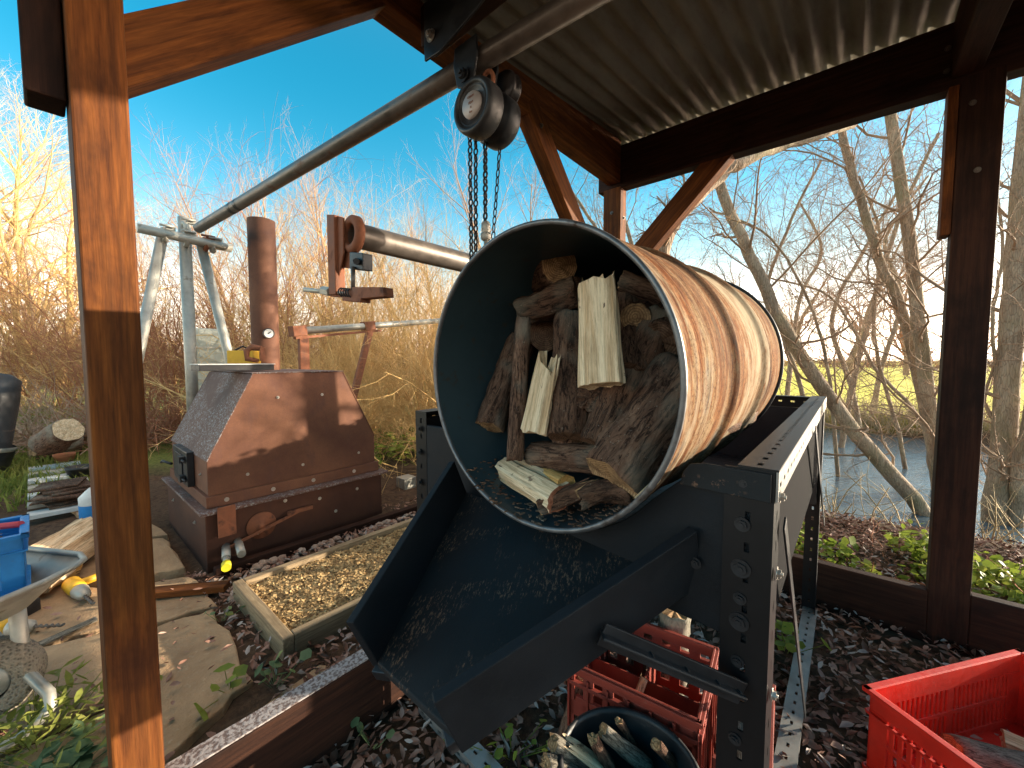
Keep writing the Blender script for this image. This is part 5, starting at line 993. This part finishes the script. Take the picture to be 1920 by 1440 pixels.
for i, (px_, D, hp) in enumerate([(15, 8.8, 540), (75, 8.2, 520), (130, 8.6, 540), (185, 8.0, 520), (250, 7.5, 480), (320, 6.8, 470), (385, 7.6, 500), (455, 6.6, 430), (520, 7.4, 400), (590, 6.2, 440), (655, 7.0, 420), (720, 5.8, 520), (775, 6.6, 470), (840, 5.6, 560), (900, 6.2, 520), (690, 4.9, 660), (800, 4.7, 690), (600, 5.0, 640), (960, 5.6, 560), (1040, 6.5, 520)]):
    p = at(px_, 700, D); z = 0 if p.y < 4 or p.x < -6 else float(ground_h(p.x, p.y)); top = at(px_, hp, D).z; h = (top - z) / 2.25
    lb = 'golden twiggy shrub ' + ['at the far left edge below the golden willow', 'left of the left post below the golden willow', 'just left of the left post', 'hidden behind the left post', 'just right of the left post', 'left of the tripod upright', 'right of the tripod upright', 'just left of the chimney', 'directly behind the chimney', 'between chimney and pipe rack', 'under the hanging clamp', 'right of the rusty rack leg', 'beneath the dark flanged pipe', 'touching the left outline of the drum', 'far back beside the drum', 'low in front by the kiln end', 'lowest one by the stand leg', 'low behind the pipe rack', 'deep behind the drum', 'behind the drum, farthest right'][i]
    place('willow_shrub', lb, (B_gold + B_red)[[0, 3, 1, 4, 0, 3, 4, 3, 4, 0, 1, 2, 0, 1, 2, 0, 1, 2, 0, 1][i]], (p.x, p.y, z), (max(.8, h * .8), h), i * 1.3)
# paler birches rising above the thicket
def birch(seed, h, kids=(22, 9, 5)):
    R = np.random.default_rng(seed); tb = Tubes(); tk_ = Tubes(); grow(tb, np.array([0, 0, -.1]), np.array([0, 0, 1.]), h, h * .011, 0, R, .09, kids, .12, 0, sides=(8, 5, 3, 3), npts=(14, 8, 5, 4), ratio=.38, ang=(.45, .85), trunk=tk_, r_end=.15, t0=.22); return tk_.mesh('trunk', M_tw_pale), tb.mesh('crown', M_tw_pale)
BI = [birch(400 + i, 6) for i in range(3)]
for i, (px_, D, top, lb) in enumerate([(470, 12, 330, 'pale birch left of the chimney top'), (540, 14, 320, 'pale birch right behind the chimney'), (610, 12.5, 300, 'tallest pale birch between chimney and pipe arm'), (680, 13, 330, 'pale birch above the hanging clamp'), (745, 11, 430, 'slim dark birch above the dark pipe'), (790, 11.5, 380, 'slim birch left of the hoist chains'), (845, 12, 420, 'slim birch just left of the drum top'), (300, 16, 440, 'far birch left of the tripod'), (400, 15, 420, 'far birch right of the tripod upright'), (955, 9, 300, 'birch right of the hoist chains'), (1020, 10, 330, 'birch behind the top of the drum')] + [(q_[0], 9.2 + .3 * (k_ % 3), q_[1], 'nearer birch sapling ' + q_[2]) for k_, q_ in enumerate([(262, 470, 'hugging the right side of the left post'), (330, 450, 'left of the tripod upright'), (430, 400, 'right of the tripod legs'), (505, 345, 'in line with the chimney'), (570, 360, 'right of the chimney'), (640, 350, 'behind the hanging channel'), (705, 380, 'above the flanged pipe'), (770, 400, 'left of the chains, low'), (825, 410, 'by the upper left drum rim'), (60, 400, 'between left edge and post')])]):
    p = at(px_, 700, D); z = min(0, float(ground_h(p.x, p.y))) if p.x < -5 else -.3; h = (at(px_, top, D).z - z) / 6.2; t_ = thing('birch_tree', lb, 'tree', (p.x, p.y, z), 'bare birches beyond the thicket')
    for nm, me in zip(('trunk', 'crown'), BI[i % 3]): o = bpy.data.objects.new(nm, me); COL.objects.link(o); o.parent = t_; o.scale = (h, h, h); o.rotation_euler = (0, 0, i * 2.1)
# big golden tree at far left
def bigtree(seed, h, mat, tm, kids=(18, 13, 9)):
    R = np.random.default_rng(seed); tb = Tubes(); tk_ = Tubes(); grow(tb, np.array([0, 0, -.1]), np.array([.05, 0, 1.]), h, h * .018, 0, R, .16, kids, .14, 0, sides=(10, 6, 4, 3), npts=(12, 9, 6, 5), ratio=.55, ang=(.5, 1.05), trunk=tk_, r_end=.15, t0=.15); return tk_.mesh('trunk', tm), tb.mesh('crown', mat)
BG = [bigtree(500, 6, M_tw_gold, M_tw_gold), bigtree(503, 6, M_tw_red, M_tw_dark)]
for i, (px_, D, top, k, lb) in enumerate([(25, 12, 190, 0, 'large sunlit golden willow at the left edge'), (60, 9, 330, 0, 'smaller golden willow in front of the large one'), (-10, 15, 260, 1, 'reddish willow behind the large golden one'), (115, 18, 300, 0, 'golden willow just left of the left post'), (-90, 11, 120, 0, 'tall golden willow beyond the left edge of the grass'), (60, 26, 400, 1, 'reddish distant tree between the golden willows')]):
    p = at(px_, 700, D); h = at(px_, top, D).z / 6.6; t_ = thing('golden_willow', lb, 'tree', (p.x, p.y, 0), 'golden willows on the left')
    for nm, me in zip(('trunk', 'crown'), BG[k]): o = bpy.data.objects.new(nm, me); COL.objects.link(o); o.parent = t_; o.scale = (h * 1.1, h * 1.1, h); o.rotation_euler = (0, 0, i * 1.7 + .5)
# far trees over the river
for i, (px_, D, top, lb) in enumerate([(1590, 34, 420, 'round reddish bare tree across the field in the middle'), (1480, 38, 470, 'bare tree across the field left of the round one'), (1700, 36, 470, 'bare tree across the field right of the round one'), (1400, 45, 520, 'bare tree across the field behind the leaning trunk'), (1840, 48, 520, 'bare tree across the field behind the right post'), (1300, 40, 500, 'bare tree across the field behind the drum')]):
    p = at(px_, 690, D); z = -.25; h = (at(px_, top, D).z - z) / 6.3; t_ = thing('distant_tree', lb, 'tree', (p.x, p.y, z), 'bare trees across the field')
    for nm, me in zip(('trunk', 'crown'), BG[1]): o = bpy.data.objects.new(nm, me); COL.objects.link(o); o.parent = t_; o.scale = (h * 1.25, h * 1.25, h); o.rotation_euler = (0, 0, i * 1.1 + .5)
# hedge lines: one long mass of twigs
def hedge(name, label, A, B, h, n, mat, th, seed):
    R = np.random.default_rng(seed); tb = Tubes(); A = np.array(A, float); B = np.array(B, float)
    for j in range(n):
        q = A + (B - A) * R.uniform(); q = q + np.array([R.normal(0, th), R.normal(0, th), 0]); L = h * R.uniform(.5, 1.1); grow(tb, q, np.array([R.normal(0, .35), R.normal(0, .35), 1]), L, h * .012, 2, R, .35, (0, 0, 5), .1, sides=(3, 3, 3, 3), npts=(5, 5, 5, 3), ratio=.5, r_end=.4)
    o = link(name, tb.mesh(name, mat)); return tag(o, label, 'hedge', None, 'stuff')
a, b = at(-300, 690, 30), at(1150, 690, 22); hedge('far_wood', 'far belt of bare brush behind the thicket', (a.x, a.y, 0), (b.x, b.y, -.2), 3.4, 1800, M_tw_pale, 1.8, 600)
a, b = at(1000, 690, 75), at(2300, 690, 75); hedge('field_hedge', 'thin brown hedge line at the far side of the field', (a.x, a.y, -.25), (b.x, b.y, -.25), 2.6, 2400, M_tw_red, 1.2, 601)
a, b = at(1000, 700, 10.6), at(2300, 700, 13.5); hedge('reeds', 'dry pale reeds along the far bank of the river', (-5, 12.4, -.5), (16, 12.8, -.5), .75, 3600, M_straw, .35, 602)
hedge('bank_twigs', 'tangle of dry stems on the near river bank', (-4.5, 3.9, -.6), (3.6, 4.1, -.6), .8, 420, M_straw, .3, 603)
# bramble bushes along the near bank: stems plus leaves
def bramble(label, p, sp, h, n, seed, fill=False, group='bramble bushes on the near bank', mat=M_green):
    R = np.random.default_rng(seed); t_ = thing('bramble_bush', label, 'shrub', p, group); tb = Tubes()
    for j in range(int(26 * sp / .5)):
        grow(tb, np.array([p[0] + R.normal(0, sp * .4), p[1] + R.normal(0, sp * .4), p[2] - .1]), np.array([R.normal(0, .7), R.normal(0, .7), 1]), h * 1.5 * R.uniform(.6, 1.2), .005, 2, R, .5, (0, 0, 3), -.25, sides=(3, 3, 3, 3), npts=(5, 5, 8, 5), ratio=.5, r_end=.4)
    link('stems', tb.mesh('stems', M_tw_red, p), t_, Matrix.Translation(Vector(p)))
    c_ = R.normal(0, 1, (max(6, n // 60), 3)) * [sp * .45, sp * .45, h * .22] + [p[0], p[1], p[2] + h * .5]; pts = c_[R.integers(0, len(c_), n)] + R.normal(0, 1, (n, 3)) * [sp * .22, sp * .22, h * .14]
    if fill: pts = np.array(p) + np.stack([R.normal(0, sp * .5, n), R.normal(0, sp * .5, n), h * R.uniform(.05, 1, n) ** .8], 1)
    scatter('leaves', pts, R.uniform(.025, .06, n), mat, t_, flat=.6, curl=.2, asp=.7)
for i, (x, y, z, sp, h, n, lb) in enumerate([(.05, 2.62, -.08, .26, .18, 600, 'low yellow green bramble just behind the right kick board'), (-.35, 2.7, -.08, .30, .2, 700, 'bramble behind the kick board left of the rear stand leg'), (.72, 2.75, -.12, .32, .32, 900, 'leafy bramble right of the right post'), (1.2, 3.0, -.15, .35, .5, 900, 'taller bramble at the foot of the stout willow'), (.38, 2.95, -.12, .25, .3, 800, 'ivy covered mound at the foot of the leaning willow'), (1.8, 3.0, -.1, .5, .5, 800, 'bramble at the far right beyond the kick board'), (-1.2, 2.8, .0, .28, 1.0, 9000, 'added dense bramble behind the drum and back post to shade the kiln'), (-1.02, 2.5, .0, .13, .96, 5000, 'added dense bramble between back post and drum base to shade the kiln'), (-1.58, 3.05, .0, .26, 1.02, 9000, 'added dense bramble left of the back post to shade the kiln')]):  # the three dense ones are unseen, added to cast shade on the kiln
    bramble(lb, (x, y, z), sp, h, n, 700 + i, n > 4000)
for i, (x, y, lb) in enumerate([(-2.1, 2.9, 'low green bramble right of the kiln'), (-1.7, 3.4, 'green bramble left of the drum at the thicket edge')]):
    bramble(lb, (x, y, 0), .45, .45, 900, 720 + i)
# brushwood left of the kiln
R = np.random.default_rng(800)
for (x, y, lb, D) in [(118, 800, 'heap of pale brushwood left of the left post', 5.0), (300, 800, 'heap of brown brushwood just left of the kiln', 5.2)]:
    p = at(x, y, D); tb = Tubes()
    for j in range(220): grow(tb, np.array([p.x + R.normal(0, .35), p.y + R.normal(0, .3), .1]), np.array([R.normal(0, 1), R.normal(0, 1), R.uniform(.1, .9)]), R.uniform(.5, 1.1), .006, 2, R, .35, (0, 0, 4), 0, sides=(3, 3, 3, 3), npts=(5, 5, 6, 4), ratio=.5, r_end=.4)
    o = link('brushwood_heap', tb.mesh('brushwood_heap', M_tw_red if x > 200 else M_tw_pale)); tag(o, lb, 'brushwood')
print('objects', len(bpy.data.objects))
